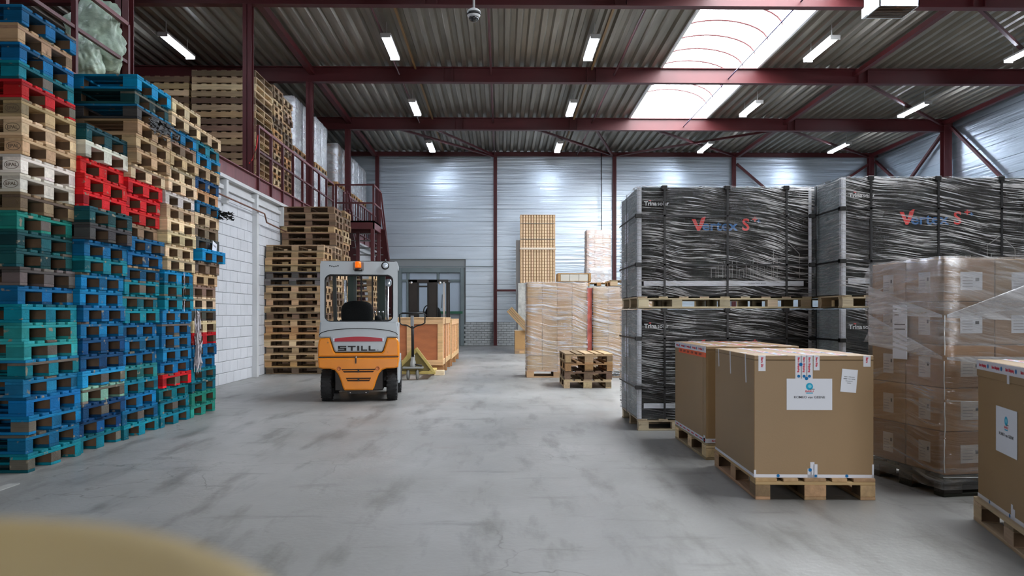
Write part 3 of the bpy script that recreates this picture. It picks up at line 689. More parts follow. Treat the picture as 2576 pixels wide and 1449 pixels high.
# stringer pallets on the gallery
def stringer_pallet(x, y, z, lab, grp, ck, h=.147, lx_=1.37, ly_=1.25):
    r = E('pallet', (x,y,z), math.radians(R.uniform(-.4,.4)), lab, 'pallet', grp)
    base = jit(COL[ck], .12); c = lambda: jit(base, .09)
    ms = boxmesh(lx_, .04, h-.036, BV)
    for yy in (-ly_/2+.02, 0, ly_/2-.02): O('stringer', ms, WOOD, r, (0,yy,h/2), color=c())
    md = boxmesh(ly_, .10, .016, 0)
    for k in range(7): O('deck_board', md, WOOD, r, (-lx_/2+.055+k*(lx_-.11)/6, 0, h-.010), (0,0,math.pi/2), color=c())
    for k in (0,2,4,6): O('bottom_board', md, WOOD, r, (-lx_/2+.055+k*(lx_-.11)/6, 0, .010), (0,0,math.pi/2), color=c())
for nmx, xc, n, zt in (('the gallery slatted stack at left', -7.36, 16, 6.35), ('the gallery slatted stack by the column', -5.94, 17, 6.48)):
    h = (zt-DECK)/n
    for k in range(n):
        ck = R.choice(['wood','lwood','wood','brown'])
        stringer_pallet(xc+R.uniform(-.012,.012), 17.73, DECK+k*h, f'{DESC[ck]} pallet, {ORD[k]} from the deck in {nmx}', 'slatted pallets on the gallery', ck, h)
for nmx, yc, n, zt in (('the nearer gallery block pallet stack', 18.85, 18, 6.56), ('the farther gallery block pallet stack', 19.72, 18, 6.50)):
    h = (zt-DECK)/n
    for k in range(n):
        ck = R.choice(['wood','lwood','brown','owood'])
        pallet(-5.86+R.uniform(-.03,.03), yc, DECK+k*h, math.radians(R.uniform(-1,1)), ck, f'{DESC[ck]} pallet, {ORD[k]} from the deck in {nmx}', 'block pallets on the gallery', h/.144)
# ------------------------------------------------------------------ loads
TAN = (192,152,100)
def carton(x, y, z, sx, sy, sz, rz, color, label, group, tape=False, paper=None, parent_empty=None):
    o = O('carton', boxmesh(sx, sy, sz, .004), CARD, None, (x,y,z+sz/2), (0,0,rz), color=jit(color, .05))
    setp(o, label, 'carton', group); return o
def shell(name, m, x0, x1, y0, y1, z0, z1, label, loc, rz=0, wob=.012, nx=10, seed=1, cat='stretch film', parent=None):
    """stretch film: a closed sleeve with a slightly uneven surface"""
    rr = random.Random(seed); bm = bmesh.new(); bmesh.ops.create_cube(bm, size=1)
    bmesh.ops.scale(bm, vec=(x1-x0, y1-y0, z1-z0), verts=bm.verts)
    bmesh.ops.translate(bm, vec=((x0+x1)/2,(y0+y1)/2,(z0+z1)/2), verts=bm.verts)
    bot = [f for f in bm.faces if f.normal.z < -.5]; bmesh.ops.delete(bm, geom=bot, context='FACES')
    bmesh.ops.subdivide_edges(bm, edges=bm.edges[:], cuts=nx, use_grid_fill=True)
    for v in bm.verts:
        c = v.co
        d = wob*rr.random()
        for ax, (a, b_) in enumerate(((x0,x1),(y0,y1))):
            if abs(c[ax]-a) < 1e-5: c[ax] -= d
            elif abs(c[ax]-b_) < 1e-5: c[ax] += d
        if abs(c.z-z1) < 1e-5: c.z += d*.6
    for f in bm.faces: f.smooth = True
    me = bpy.data.meshes.new(name); bm.to_mesh(me); bm.free()
    o = O(name, me, m, parent, loc, (0,0,rz)); setp(o, label, cat); return o

# black solar-panel packs ------------------------------------------------
def black_pack(x0, y0, z0, w_, d_, h_, lab, low):
    r = E('panel_pack', (x0+w_/2, y0+d_/2, z0), 0, lab, 'pack', 'black strapped packs on the right')
    hx, hy = w_/2, d_/2
    O('carton_body', boxmesh(w_-.01, d_-.01, h_-.004, .006), BLKC, r, (0,0,h_/2))
    GREYC = mat('grey_carton', (150,160,163), .5, var=.25, vs=3, bump=.5, bs=14, bstretch=(1,1,3))
    B('end_board', GREYC, r, -hx-.004, -hx+.004, -hy+.02, hy-.02, .01, h_-.01)
    for xx in (-hx+.02, hx-.02):
        B('corner_strip', CORNER, r, xx-.016, xx+.016, -hy-.006, -hy+.002, .0, h_-.0)
    B('corner_strip', CORNER, r, -hx-.006, -hx+.002, -hy-.004, -hy+.05, 0, h_)
    B('corner_strip', CORNER, r, -hx-.006, -hx+.002, hy-.05, hy+.004, 0, h_)
    fy = -hy-.006
    B('label_band', CORNER, r, -hx+.06, hx-.09, fy-.002, fy+.004, .115, .168)
    text('band_print', 'MODULE PACK  30 PCS', INK, r, .018, (.25,fy-.004,.142), (math.pi/2,0,0))
    # the maker's name, white with a red dot
    text('logo_text', 'Trina', LOGOW, r, .062, (-hx+.065,fy-.003,h_-.18), (math.pi/2,0,0), 'LEFT', .0008, .0016)
    text('logo_text', 'solar', LOGOW, r, .062, (-hx+.205,fy-.003,h_-.18), (math.pi/2,0,0), 'LEFT', .0008, .0002)
    B('logo_dot', LOGOR, r, -hx+.115, -hx+.138, fy-.004, fy-.002, h_-.152, h_-.142)
    # V e r t e x  S +
    v = prism('logo_mark', LOGOR, r, [(0,.125),(.04,.125),(.075,.045),(.10,.13),(.155,.165),(.12,.06),(.085,0),(.06,0)], fy-.004, fy-.002, loc=(-.36,0,h_*.60))
    text('logo_text', 'ertex', LOGOB, r, .15, (-.25,fy-.003,h_*.60+.05), (math.pi/2,0,0), 'LEFT', .0008, .003, 1.15)
    text('logo_text', 'S', LOGOR, r, .18, (.18,fy-.003,h_*.60+.06), (math.pi/2,0,0), 'LEFT', .0008, .003)
    text('logo_text', '+', LOGOR, r, .10, (.29,fy-.003,h_*.60+.12), (math.pi/2,0,0), 'LEFT', .0008, .003)
    text('logo_text', '+', LOGOB, r, .07, (.34,fy-.003,h_*.60+.10), (math.pi/2,0,0), 'LEFT', .0008, .002)
    # thin outline drawing of a house and skyline along the foot
    LN = mat('line_print', (96,92,88), .6)
    xs = -.15
    for k, hh in enumerate((.10,.16,.13,.18,.09,.15,.20,.12,.17)):
        a = xs+.075*k
        for (p_, q_) in (((a,.20),(a,.20+hh)),((a,.20+hh),(a+.05,.20+hh)),((a+.05,.20+hh),(a+.05,.20))):
            bar('print_line', LN, r, (p_[0],fy-.002,p_[1]), (q_[0],fy-.002,q_[1]), .005)
    for (p_, q_) in (((.52,.20),(.52,.50)),((.52,.50),(.66,.60)),((.66,.60),(.80,.46)),((.80,.46),(.80,.20)),((.56,.20),(.56,.42))):
        bar('print_line', LN, r, (p_[0],fy-.002,p_[1]), (q_[0],fy-.002,q_[1]), .006)
    # straps
    ff = -hy-.031
    for xx in (-hx+.28, .02, hx-.28):
        B('strap', STRAP, r, xx-.011, xx+.011, ff, ff+.003, 0, h_+.006)
        B('strap', STRAP, r, xx-.011, xx+.011, -hy-.03, hy, h_+.010, h_+.013)
        B('strap_guard', STRAP, r, xx-.03, xx+.03, -hy-.034, -hy+.05, h_-.03, h_+.014, .004)
    for zz in (h_*.735, h_*.29):
        B('strap', STRAP, r, -hx-.031, hx+.031, ff, ff+.003, zz-.009, zz+.009)
        B('strap', STRAP, r, -hx-.034, -hx-.031, -hy-.031, hy, zz-.009, zz+.009)
        for xx in (-hx, hx): B('strap_guard', STRAP, r, xx-.034, xx+.034, -hy-.036, -hy+.02, zz-.022, zz+.022, .004)
    B('strap', STRAP, r, -hx-.034, -hx-.031, -.011, .011, 0, h_)
    if low != 9:
        B('end_label', PAPER, r, -hx-.007, -hx-.004, .10, .36, .22, .42); B('end_label', PAPER, r, -hx-.007, -hx-.004, .05, .30, h_-.55, h_-.2)
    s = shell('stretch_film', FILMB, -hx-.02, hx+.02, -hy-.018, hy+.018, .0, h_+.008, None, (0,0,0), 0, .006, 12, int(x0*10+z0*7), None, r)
def long_pallet(x0, y0, z0, w_, d_, h_, lab, grp='light pallets under the black packs'):
    r = E('pallet', (x0+w_/2, y0+d_/2, z0), 0, lab, 'pallet', grp)
    hx, hy = w_/2, d_/2; c = lambda: jit((196,178,148), .08)
    for k in range(3): O('stringer_board', boxmesh(w_, .09, .016, .002), WOOD, r, (0,(-hy+.045, 0, hy-.045)[k],h_-.024-.0), color=c())
    for k in range(9): O('deck_board', boxmesh(d_, .10, .016, .002), WOOD, r, (-hx+.05+k*(w_-.1)/8,0,h_-.008), (0,0,math.pi/2), color=c())
    for xx in (-hx+.06, -hx+.42, 0, hx-.42, hx-.06):
        for yy in (-hy+.045, 0, hy-.045): O('block', boxmesh(.11, .09, h_-.05, .002), WOOD, r, (xx,yy,.018+(h_-.05)/2), color=jit((190,168,132) if yy == 0 else (206,190,160), .1))
    for yy in (-hy+.045, 0, hy-.045): O('bottom_board', boxmesh(w_, .09, .018, .002), WOOD, r, (0,yy,.009), color=c())
XA, YA, XB_, YB = 1.47, 8.50, 3.40, 7.88
for (x0, y0, w_, nmx) in ((XA, YA, 1.87, 'further'), (XB_, YB, 1.87, 'nearer')):
    long_pallet(x0, y0, .0, w_, 1.13, .125, f'light wooden pallet on the floor under the {nmx} lower black pack')
    black_pack(x0, y0, .125, w_, 1.13, 1.175, f'black printed pack, lower one of the {nmx} pair, strapped and film-wrapped', 1)
    long_pallet(x0, y0, 1.312, w_, 1.13, .125, f'light wooden pallet between the two {nmx} black packs')
    black_pack(x0, y0, 1.437, w_, 1.13, 1.175, f'black printed pack, upper one of the {nmx} pair, strapped and film-wrapped', 0)

# tape with repeated print ------------------------------------------------
TAPE = mat('printed_tape', (216,218,228), .4)
def tape(parent, p, u, length, width, prints=True, name='tape', nrm=None, phase=0.):
    """tape strip: p = start centre, u = unit direction, nrm = face normal (unit), all local"""
    p = Vector(p); u = Vector(u); n = Vector(nrm); v = n.cross(u)
    c = p+u*(length/2)+n*.0012
    o = O(name, boxmesh(length, width, .0012, 0), TAPE, parent, c); M_ = Matrix((u, v, n)).transposed(); o.rotation_euler = M_.to_euler()
    if prints:
        s = .012 if length < .25 else .05-phase; k = 0
        while s+.03 < length:
            nc = min(13, int((length-s)/(width*.24)))
            if s > 0 and nc > 2:
                q = c-u*(length/2)+u*s+n*.0014
                t_ = text('print', 'Baru Shipping'[:nc], INKR, parent, width*.42, q, M_.to_euler(), 'LEFT', .0002, .0008)
                q2 = q+u*(width*.42*6.9)
                if s+width*3.6 < length:
                    O('print_globe', boxmesh(width*.42, width*.5, .0006, 0) if False else disc(width*.24), INKB, parent, q2, M_.to_euler())
            s += width*4.1; k += 1
    return o
DC = {}
def disc(r, n=14):
    k = round(r,4)
    if k not in DC: DC[k] = mesh_of('disc', [(r*math.cos(2*math.pi*i/n), r*math.sin(2*math.pi*i/n), .0003) for i in range(n)], [tuple(range(n))])
    return DC[k]
def address_sheet(parent, c, u, n, w_=.30, h_=.205):
    c = Vector(c); u = Vector(u); n = Vector(n); v = n.cross(u)
    Mx = Matrix((u, v, n)).transposed(); e = Mx.to_euler()
    sh = O('address_sheet', boxmesh(w_, h_, .0008, 0), PAPER, parent, c+n*.002, e)
    k = w_/.30
    O('globe_logo', disc(.024*k), INKC, sh, (0,.052*k,.0006))
    O('globe_shine', disc(.012*k), mat('ink_pale', (130,210,230), .8), sh, (.002*k,.054*k,.0012)); O('globe_shadow', boxmesh(.03*k,.004*k,.0004,0), INK, sh, (.019*k,.034*k,.0012))
    text('logo_text', 'BARU', INKR, sh, .017*k, (0,.020*k,.0008), (0,0,0), 'CENTER', .0002, .0004, 1.3)
    O('logo_line', boxmesh(.044*k, .006*k, .0004, 0), INKC, sh, (0,.008*k,.0008))
    text('name_text', 'ROMEO van GEENE', INK, sh, .0215*k, (0,-.020*k,.0008), (0,0,0), 'CENTER', .0002, .0003, 1.13)
    return sh
KRAFT = mat('kraft_board', (146,118,81), .55, spec=.6, var=.04, vs=2, bump=.06, bs=120)
def big_box(loc, rz, w_, d_, h_, lab, which):
    r = E('shipping_box', loc, rz, lab, 'box', 'big tan shipping boxes')
    hx, hy = w_/2, d_/2
    O('box_body', boxmesh(w_, d_, h_-.03, .004), KRAFT, r, (0,0,(h_-.03)/2))
    O('box_lid', boxmesh(w_+.012, d_+.012, .10, .004), KRAFT, r, (0,0,h_-.05)) if which == 3 else O('box_lid', boxmesh(w_, d_, .03, .003), KRAFT, r, (0,0,h_-.015))
    B('lid_seam', mat('seam_dark', (60,44,30), .9), r, -hx+.002, hx-.002, -hy-.0006, -hy+.002, h_-.034, h_-.031)
    F = (0,-1,0); Lf = (-1,0,0)
    if which == 1:
        # front face
        for xx, ln in ((-hx+.052,.105),(hx-.045,.075)): tape(r, (xx,-hy,h_), (0,0,-1), ln, .048, True, nrm=F)
        for xx, ln in ((-.102,.19),(-.066,.19),(-.030,.19),(.018,.10)): tape(r, (xx,-hy,h_), (0,0,-1), ln, .044 if xx < .01 else .040, True, nrm=F, phase=R.uniform(0,.1))
        for xx, zz in ((-.088,h_-.06),(-.050,h_-.155)): O('print_globe', disc(.012), INKB, r, (xx,-hy-.0034,zz), (math.pi/2,0,0))
        address_sheet(r, (-.030,-hy,h_-.262), (1,0,0), F, .305, .212)
        sh = O('paper_note', boxmesh(.105,.155,.0008,0), PAPER, r, (.235,-hy-.003,h_-.17), (math.pi/2, math.radians(5), 0))
        for k, (wd_) in enumerate((.072,.080,.056,.046)): text('note_text', ('BARU - HOLLAND','AMBER  VAN  GEENE','Schoonhoven','Holland')[k], INK, sh, .0085, (0,.026-.014*k,.001), (0,0,0), 'CENTER', .0002, .0001)
        for xx, ln in ((-.028,.06),(-.010,.105),(.010,.09)): tape(r, (xx,-hy,.0), (0,0,1), ln, .028, False, nrm=F)
        O('print_globe', disc(.012), INKB, r, (-.026,-hy-.0034,.052), (math.pi/2,0,0)); O('print_globe', disc(.009), INKB, r, (.012,-hy-.0034,.012), (math.pi/2,0,0))
        tape(r, (-hx,-hy,.010), (1,0,0), w_, .022, False, nrm=F)
        for xx in (-.24, .22): O('print_globe', disc(.011), INKB, r, (xx,-hy-.003,.012), (math.pi/2,0,0))
        tape(r, (hx-.005,-hy,.0), (0,0,1), .09, .012, False, nrm=F)
        tape(r, (-hx+.005,-hy,.0), (0,0,1), .05, .014, False, nrm=F)
        # side face
        tape(r, (-hx,hy,.010), (0,-1,0), d_, .020, False, nrm=Lf)
        for yy, ln in ((-hy+.22,.20),(-.02+.10,.17),(hy-.12,.14)): tape(r, (-hx,yy,h_), (0,-.1,-1), ln, .026, False, nrm=Lf)
        for xx in (-.20, .0, .20): tape(r, (xx,-hy,h_), (0,1,0), d_, .05, True, nrm=(0,0,1))
        tape(r, (-hx,-.2,h_), (1,0,0), w_, .05, True, nrm=(0,0,1))
    if which == 2:
        tape(r, (-hx,hy,h_-.030), (0,-1,0), d_, .055, True, nrm=Lf)
        OT = mat('orange_tape', (232,84,24), .5)
        B('orange_tape', OT, r, -hx-.003, -hx-.0006, -hy, hy-.18, h_-.098, h_-.055)
        for k in range(6): text('print', 'LET OP', INK, r, .026, (-hx-.0036, hy-.22-.15*k, h_-.077), (math.pi/2,0,-math.pi/2), 'LEFT', .0002, .0008)
        for xx in (-.25, -.02, .2): tape(r, (xx,-hy,h_), (0,1,0), d_, .05, True, nrm=(0,0,1))
        for yy in (-.40, .42): tape(r, (-hx,yy,h_), (1,0,0), w_, .05, True, nrm=(0,0,1))
        for (xx, yy) in ((-.05,-.40),(.02,.42)): B('orange_sticker', OT, r, xx-.05, xx+.05, yy-.025, yy+.025, h_+.003, h_+.004)
        tape(r, (-hx,hy,.020), (0,-1,0), d_, .038, True, nrm=Lf)
        tape(r, (-hx+.0,-hy,.020), (1,0,0), w_, .038, True, nrm=F)
        tape(r, (-hx,-hy+.05,.0), (0,0,1), .06, .05, False, nrm=Lf)
        B('box_fold', KRAFT, r, -hx-.002, -hx, -hy+.10, -hy+.105, .05, h_-.1)
    if which == 3:
        Rt = (1,0,0)
        tape(r, (-hx-.006,hy,h_-.030), (0,-1,0), d_, .055, True, nrm=Lf)
        address_sheet(r, (-hx-.0005,.105,h_-.37), (0,-1,0), Lf, .33, .255)
        tape(r, (-hx-.006,.24-.40+.22,h_-.055), (0,0,-1), .05, .035, False, nrm=Lf)
        tape(r, (-hx,hy,.010), (0,-1,0), d_, .022, False, nrm=Lf)
        for yy in (.38,.05,-.3): O('print_globe', disc(.011), INKB, r, (-hx-.003,yy,.012), (math.pi/2,0,-math.pi/2))
        for k in (0,1): tape(r, (-hx,hy-.58-.03*k,.0), (0,0,1), .08-.02*k, .028, False, nrm=Lf)
        for xx in (-.25, .0): tape(r, (xx,-hy,h_), (0,1,0), d_, .05, True, nrm=(0,0,1))
    return r
G_ = 'pallets under the big tan boxes'
# box 1: two faces seen
a1 = math.radians(-2.2)
def place(px_, py_, ang, lx_, ly_): # near-left corner -> centre
    c_, s_ = math.cos(ang), math.sin(ang); return (px_+c_*lx_/2-s_*ly_/2, py_+s_*lx_/2+c_*ly_/2)
x1, y1 = place(1.715, 5.36, a1, .80, 1.14)
pallet(x1+.0, y1, 0, math.pi/2+a1, 'wood', 'wooden pallet under the big tan box with the pasted name sheet and note', G_, 1, full=True)
big_box((x1, y1, .1445), a1, .80, 1.14, .825, 'big tan cardboard box facing the camera with name sheet and small note', 1)
x2, y2 = place(1.755, 6.78, 0, .80, 1.2)
pallet(x2, y2, 0, math.pi/2, 'lwood', 'wooden pallet under the taped box with orange tape', G_, 1)
big_box((x2, y2, .1445), 0, .80, 1.2, .83, 'big tan cardboard box with orange warning tape, behind the name sheet box', 2)
a3 = math.radians(-15.3)
# far-left corner known (2.9, 4.8)
ux, uy = math.sin(a3), -math.cos(a3)      # direction along the left face towards the camera (rotated -y)
ux, uy = math.sin(a3)*1.0, -math.cos(a3)
vx, vy = math.cos(a3), math.sin(a3)
fx, fy_ = 2.905, 4.80
x3, y3 = fx+ux*.6+vx*.4, fy_+uy*.6+vy*.4
pallet(x3-.03*vx, y3, 0, math.pi/2+a3, 'lwood', 'wooden pallet under the darker tan box at the frame edge', G_, 1)
big_box((x3, y3, .1445), a3, .80, 1.2, .83, 'big tan cardboard box with name sheet on its shaded side, at the frame edge', 3)

# wrapped carton load (front right) -----------------------------------------
aw = math.radians(9.0)
WXn, WYn = 3.02, 5.38          # near-left corner of the load
cW, sW = math.cos(aw), math.sin(aw)
def wl(lx_, ly_): return (WXn+cW*lx_-sW*ly_, WYn+sW*lx_+cW*ly_)
wx, wy = wl(.6, .4)
pallet(wx, wy, 0, aw, 'dark', 'dark film-wrapped pallet under the clear-wrapped labelled cartons', None, 1)
lay = .297
prs = []
for k in range(5):
    for i in range(3):
        for j in range(2):
            if i > 0 and j > 0 and k < 4: pass
            lx_, ly_ = .2+.4*i, .2+.4*j
            if k == 4: lx_ += .0
            X_, Y_ = wl(lx_, ly_)
            sx_ = .392
            o = carton(X_, Y_, .15+lay*k, sx_, .392, lay-.004, aw+math.radians(R.uniform(-.6,.6)), (164,128,88) if (k+i) % 3 else (152,112,74),
                f'labelled tan carton, {ORD[k]} layer, {ORD[i]} from the corner, {["front","rear"][j]} row, clear-wrapped load', 'cartons in the clear-wrapped load')
            LB = PAPERF
            if i == 0:
                s = B('shipping_label', LB, o, -.1972, -.1962, -.06, .06, -.085, .06)
                B('label_code', INK, s, -.0010, -.0006, -.045, -.028, .01, .035)
                for q in range(4): B('label_line', mat('ink_grey', (140,136,138), .8), s, -.0010, -.0006, -.01, .05, -.045+.02*q, -.041+.02*q)
            if j == 0:
                s = B('shipping_label', LB if k < 3 else PAPER, o, -.07, .10, -.1972, -.1962, -.07, .055)
                B('label_code', INK, s, .03, .06, -.0010, -.0006, .0, .022)
                for q in range(4): B('label_line', mat('ink_grey'), s, -.07, .01, -.0010, -.0006, -.04+.02*q, -.036+.02*q)
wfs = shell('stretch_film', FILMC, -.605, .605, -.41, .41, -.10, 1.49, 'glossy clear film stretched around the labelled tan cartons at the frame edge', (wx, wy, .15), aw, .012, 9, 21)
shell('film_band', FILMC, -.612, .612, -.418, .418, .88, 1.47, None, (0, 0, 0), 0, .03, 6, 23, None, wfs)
def attach(o, p):
    o.parent = p; o.matrix_parent_inverse = (Matrix.Translation(p.location) @ p.rotation_euler.to_matrix().to_4x4()).inverted()
# delivery note pocket pasted on the side of the load
X_, Y_ = wl(-.022, .43)
dn = O('delivery_note', boxmesh(.16, .003, .40, 0), PAPER, None, (X_, Y_, 1.12), (0,0,aw-math.pi/2)); setp(dn, 'tall white delivery note stuck on the film of the labelled cartons', 'paper')
for q, (zz, w_) in enumerate(((.16,.03),(.12,.05),(.05,.12),(.015,.12))): B('note_line', INK, dn, -.06, -.06+w_, -.0022, -.0016, zz, zz+.008)
X_, Y_ = wl(-.03, .62)
# pulled film gathered to the corner and fanning out in pleats
def fan(apex, far_lo, far_hi, n, amp, nrm):
    v, f = [], []
    A = Vector(apex); nr = Vector(nrm)
    for seg in range(7):
        t = seg/6.
        for k in range(n+1):
            e = Vector(far_lo).lerp(Vector(far_hi), k/n)
            c = (A+Vector((0,0,.020*(k/n-.5)))).lerp(e, t); c = c+nr*(amp*(1 if k % 2 else 0)*(.35+.65*math.sin(math.pi*min(1,t*1.0)))+.004)
            v.append(tuple(c))
    m_ = n+1
    for seg in range(6):
        for k in range(n): a = seg*m_+k; f.append((a, a+1, a+m_+1, a+m_))
    return O('film_pleats', mesh_of('fan', v, f, True), FILMP, wfs)
nF = (0,-1,0); nL = (-1,0,0)
fan((-.60,-.425,1.085), (.60,-.425,1.20), (.60,-.425,1.50), 16, .014, nF)
fan((-.60,-.425,1.085), (.60,-.425,1.03), (.60,-.425,1.20), 8, .010, nF)
fan((-.615,-.41,1.085), (-.615,.41,1.10), (-.615,.41,1.32), 9, .010, nL)
fan((-.60,-.425,.80), (.60,-.425,.66), (.60,-.425,.80), 8, .010, nF)
fan((-.615,-.41,.80), (-.615,.41,.86), (-.615,.41,1.10), 8, .008, nL)

rq = random.Random(5)
GLINT = mat('film_glint', (236,240,244), .08, spec=1., coat=1.)  # bright white tubes along the film creases, painted light glints
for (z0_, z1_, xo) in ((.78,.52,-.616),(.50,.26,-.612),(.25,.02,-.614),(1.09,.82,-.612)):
    tube('painted_glint', GLINT, wfs, [(xo+rq.uniform(-.002,.002), -.424+rq.uniform(-.002,.002), z0_+(z1_-z0_)*q/6) for q in range(7)], .0035, 6)
tube('painted_glint', GLINT, wfs, [(-.62,-.42,-.01),(-.3,-.426,-.02),(.0,-.426,-.015)], .003, 5)
tube('painted_glint', GLINT, wfs, [(-.60,-.427,.51),(-.3,-.428,.50),(-.1,-.428,.505)], .0025, 5)

# tan wrapped loads in the middle --------------------------------------------
def carton_load(xl, xr, yf, depth, z0, nx, nz, sz, name, color, ny=2):
    w_ = (xr-xl)/nx; d_ = depth/ny
    for k in range(nz):
        for i in range(nx):
            for j in range(ny):
                carton(xl+w_*(i+.5), yf+d_*(j+.5), z0+sz*k, w_-.006, d_-.006, sz-.005, math.radians(R.uniform(-.5,.5)), color,
                    f'tan carton, {ORD[k]} layer, {ORD[i]} column, {["front","rear"][j]} row, {name}', f'cartons in the wrapped {name}')
x0_, _ = Wd(1325, 0, 15.6); x1_, _ = Wd(1478, 0, 15.6)
pallet((x0_+x1_)/2, 16.0, 0, 0, 'wood', 'wooden pallet under the wrapped tan cartons left of the red strip')
carton_load(x0_+.01, x1_-.01, 15.62, .78, .146, 4, 6, (1.87-.146)/6, 'load left of the red strip', TAN)
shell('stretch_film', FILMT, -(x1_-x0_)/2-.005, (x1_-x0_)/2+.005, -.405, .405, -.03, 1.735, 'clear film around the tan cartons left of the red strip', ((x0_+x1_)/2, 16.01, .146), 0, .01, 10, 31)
x2_, _ = Wd(1491, 0, 15.6); 
pallet(x2_+.6, 16.0, 0, 0, 'wood', 'wooden pallet under the wrapped tan cartons right of the red strip')
carton_load(x2_+.01, x2_+1.19, 15.62, .78, .146, 4, 5, (1.78-.146)/5, 'load right of the red strip', TAN)
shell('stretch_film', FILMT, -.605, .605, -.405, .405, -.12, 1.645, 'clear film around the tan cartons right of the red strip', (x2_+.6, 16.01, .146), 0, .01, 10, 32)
rs = B('red_board', mat('faded_red_board', (206,106,92), .7, var=.3, vs=7), None, x1_+.0, x2_-.01, 15.66, 16.2, 0, 1.76); setp(rs, 'faded red upright board squeezed between the two wrapped tan loads', 'board')
# tray of white slabs on top of the left load
tx0, tz0 = Wd(1402, 712, 15.9); tx1, _ = Wd(1484, 712, 15.9)
tr_ = E('slab_tray', ((tx0+tx1)/2, 16.0, 1.893), 0, 'shallow cardboard tray of white slabs on top of the left tan load', 'tray')
hw3 = (tx1-tx0)/2
B('tray_base', CARD, tr_, -hw3, hw3, -.3, .3, 0, .012, color=TAN); B('tray_rim', CARD, tr_, -hw3, hw3, -.30, .30, .145, .165, color=TAN)
for sx in (-hw3, hw3-.05): B('tray_side', CARD, tr_, sx, sx+.05, -.305, .305, 0, .15, color=TAN)
for k in range(3): B('slab', mat('white_slab', (224,220,208), .6), tr_, -hw3+.055+k*(hw3*2-.11)/3, -hw3+.055+(k+1)*(hw3*2-.11)/3-.008, -.295, .295, .013, .144)
# tall lattice stack behind
lx0, _ = Wd(1309, 0, 26.0); lx1, _ = Wd(1397, 0, 26.0); lzt = Wd(1350, 540, 26.0)[1]; LBZ = Wd(1350, 712, 26.0)[1]
pallet((lx0+lx1)/2+.0, 26.5, 0, math.pi/2, 'brown', 'pallet under the tall tube stack behind the tan load')
lo = O('wrapped_base_load', boxmesh(lx1-lx0+.12, .9, LBZ-.15, .01), mat('white_wrapped', (186,186,180), .4, var=.25, vs=6, bump=.6, bs=10), None, ((lx0+lx1)/2-.02, 26.5, .15+(LBZ-.15)/2)); setp(lo, 'whitish film-wrapped load under the tall cardboard tube stack', 'load')
ts = E('tube_stack', ((lx0+lx1)/2, 26.5, LBZ+.005), 0, 'tall strapped stack of upright cardboard profiles rising over the tan load', 'stack')
hw4 = (lx1-lx0)/2; H4 = lzt-LBZ; N4 = 13
DK = mat('profile_core', (168,134,100), .9)
B('core', DK, ts, -hw4+.01, hw4-.01, -.42, .42, 0, H4-.02)
rows_ = 22
for k in range(N4):
    xx = -hw4+(k+.5)*2*hw4/N4
    lst = [(-.027,.027,-.012,.012, H4*r/rows_+.006, H4*(r+1)/rows_-.008) for r in range(rows_)]
    o = O('profile_column', boxes_mesh('pc', lst), CARD, ts, (xx, -.435, 0), color=jit((228,200,162), .06)); o['kind'] = 'stuff'
for r in range(0, rows_): B('layer_sheet', DK, ts, -hw4, hw4, -.428, .0, H4*(r+1)/rows_-.006, H4*(r+1)/rows_+.002)
for xx in (-hw4, hw4-.03): B('edge_board', CARD, ts, xx, xx+.03, -.46, -.0, 0, H4, color=(206,170,130))
B('band', mat('cream_band', (222,208,190), .6), ts, -hw4-.01, hw4+.02, -.475, .43, H4*.49, H4*.49+.06)
B('cover', CARD, ts, -hw4, hw4, -.46, .43, H4-.012, H4, color=(196,160,120))
for zz in (H4*.87, H4*.64): B('strap', STEELG, ts, -hw4-.003, hw4+.003, -.465, -.455, zz, zz+.012)
# grey board beside it
gx, _ = Wd(1298, 0, 27.2); gx1, _ = Wd(1309, 0, 27.2)
gb = B('grey_board', mat('grey_board', (222,226,226), .5), None, gx, gx1+.05, 27.2, 27.27, 0, Wd(1300, 604, 27.2)[1]); setp(gb, 'upright pale grey board behind the tall cardboard stack', 'board')
# small pinkish cartons on a half pallet, standing on a white wrapped load
sx0, _ = Wd(1476, 0, 26.4); sx1, _ = Wd(1537, 0, 26.4); SBZ = Wd(1500, 719, 26.4)[1]
sb = O('wrapped_base_load', boxmesh(1.1, .8, SBZ, .01), mat('white_wrapped'), None, (sx0+.52, 26.8, SBZ/2)); setp(sb, 'whitish wrapped load carrying the small pinkish cartons', 'load')
sp = pallet((sx0+sx1)/2+.0, 26.75, SBZ, math.pi/2, 'owood', 'small orange-brown pallet under the pinkish cartons', None, .75, length=.8, width=sx1-sx0+.02)
PINK = (224,196,180); zb = SBZ+.108
zt_ = Wd(1500, 578, 26.4)[1]; nz = 12; hz_ = (zt_-zb)/nz; wq = (sx1-sx0)/3
for k in range(nz):
    for i in range(3):
        o = carton(sx0+wq*(i+.5), 26.75+.0, zb+hz_*k, wq-.006, .68, hz_-.005, 0, PINK, f'small pinkish carton, {ORD[k]} layer, {["left","middle","right"][i]} column of the narrow stack', 'small pinkish cartons')
        if (k+i) % 2 == 0 or k < 2: B('label', PAPER, o, -.055, .05, -.3415, -.3405, -.04, .04)
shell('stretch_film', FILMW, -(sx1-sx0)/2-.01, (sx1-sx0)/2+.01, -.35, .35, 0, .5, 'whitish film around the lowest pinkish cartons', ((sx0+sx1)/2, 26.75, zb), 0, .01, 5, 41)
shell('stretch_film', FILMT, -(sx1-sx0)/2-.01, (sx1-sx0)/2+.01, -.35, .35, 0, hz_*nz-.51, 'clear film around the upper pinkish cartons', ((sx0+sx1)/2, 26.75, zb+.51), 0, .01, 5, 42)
pallet(x2_+.95, 16.02, 1.803, 0, 'lwood', 'light pallet lying on top of the right wrapped tan load', None, .8)
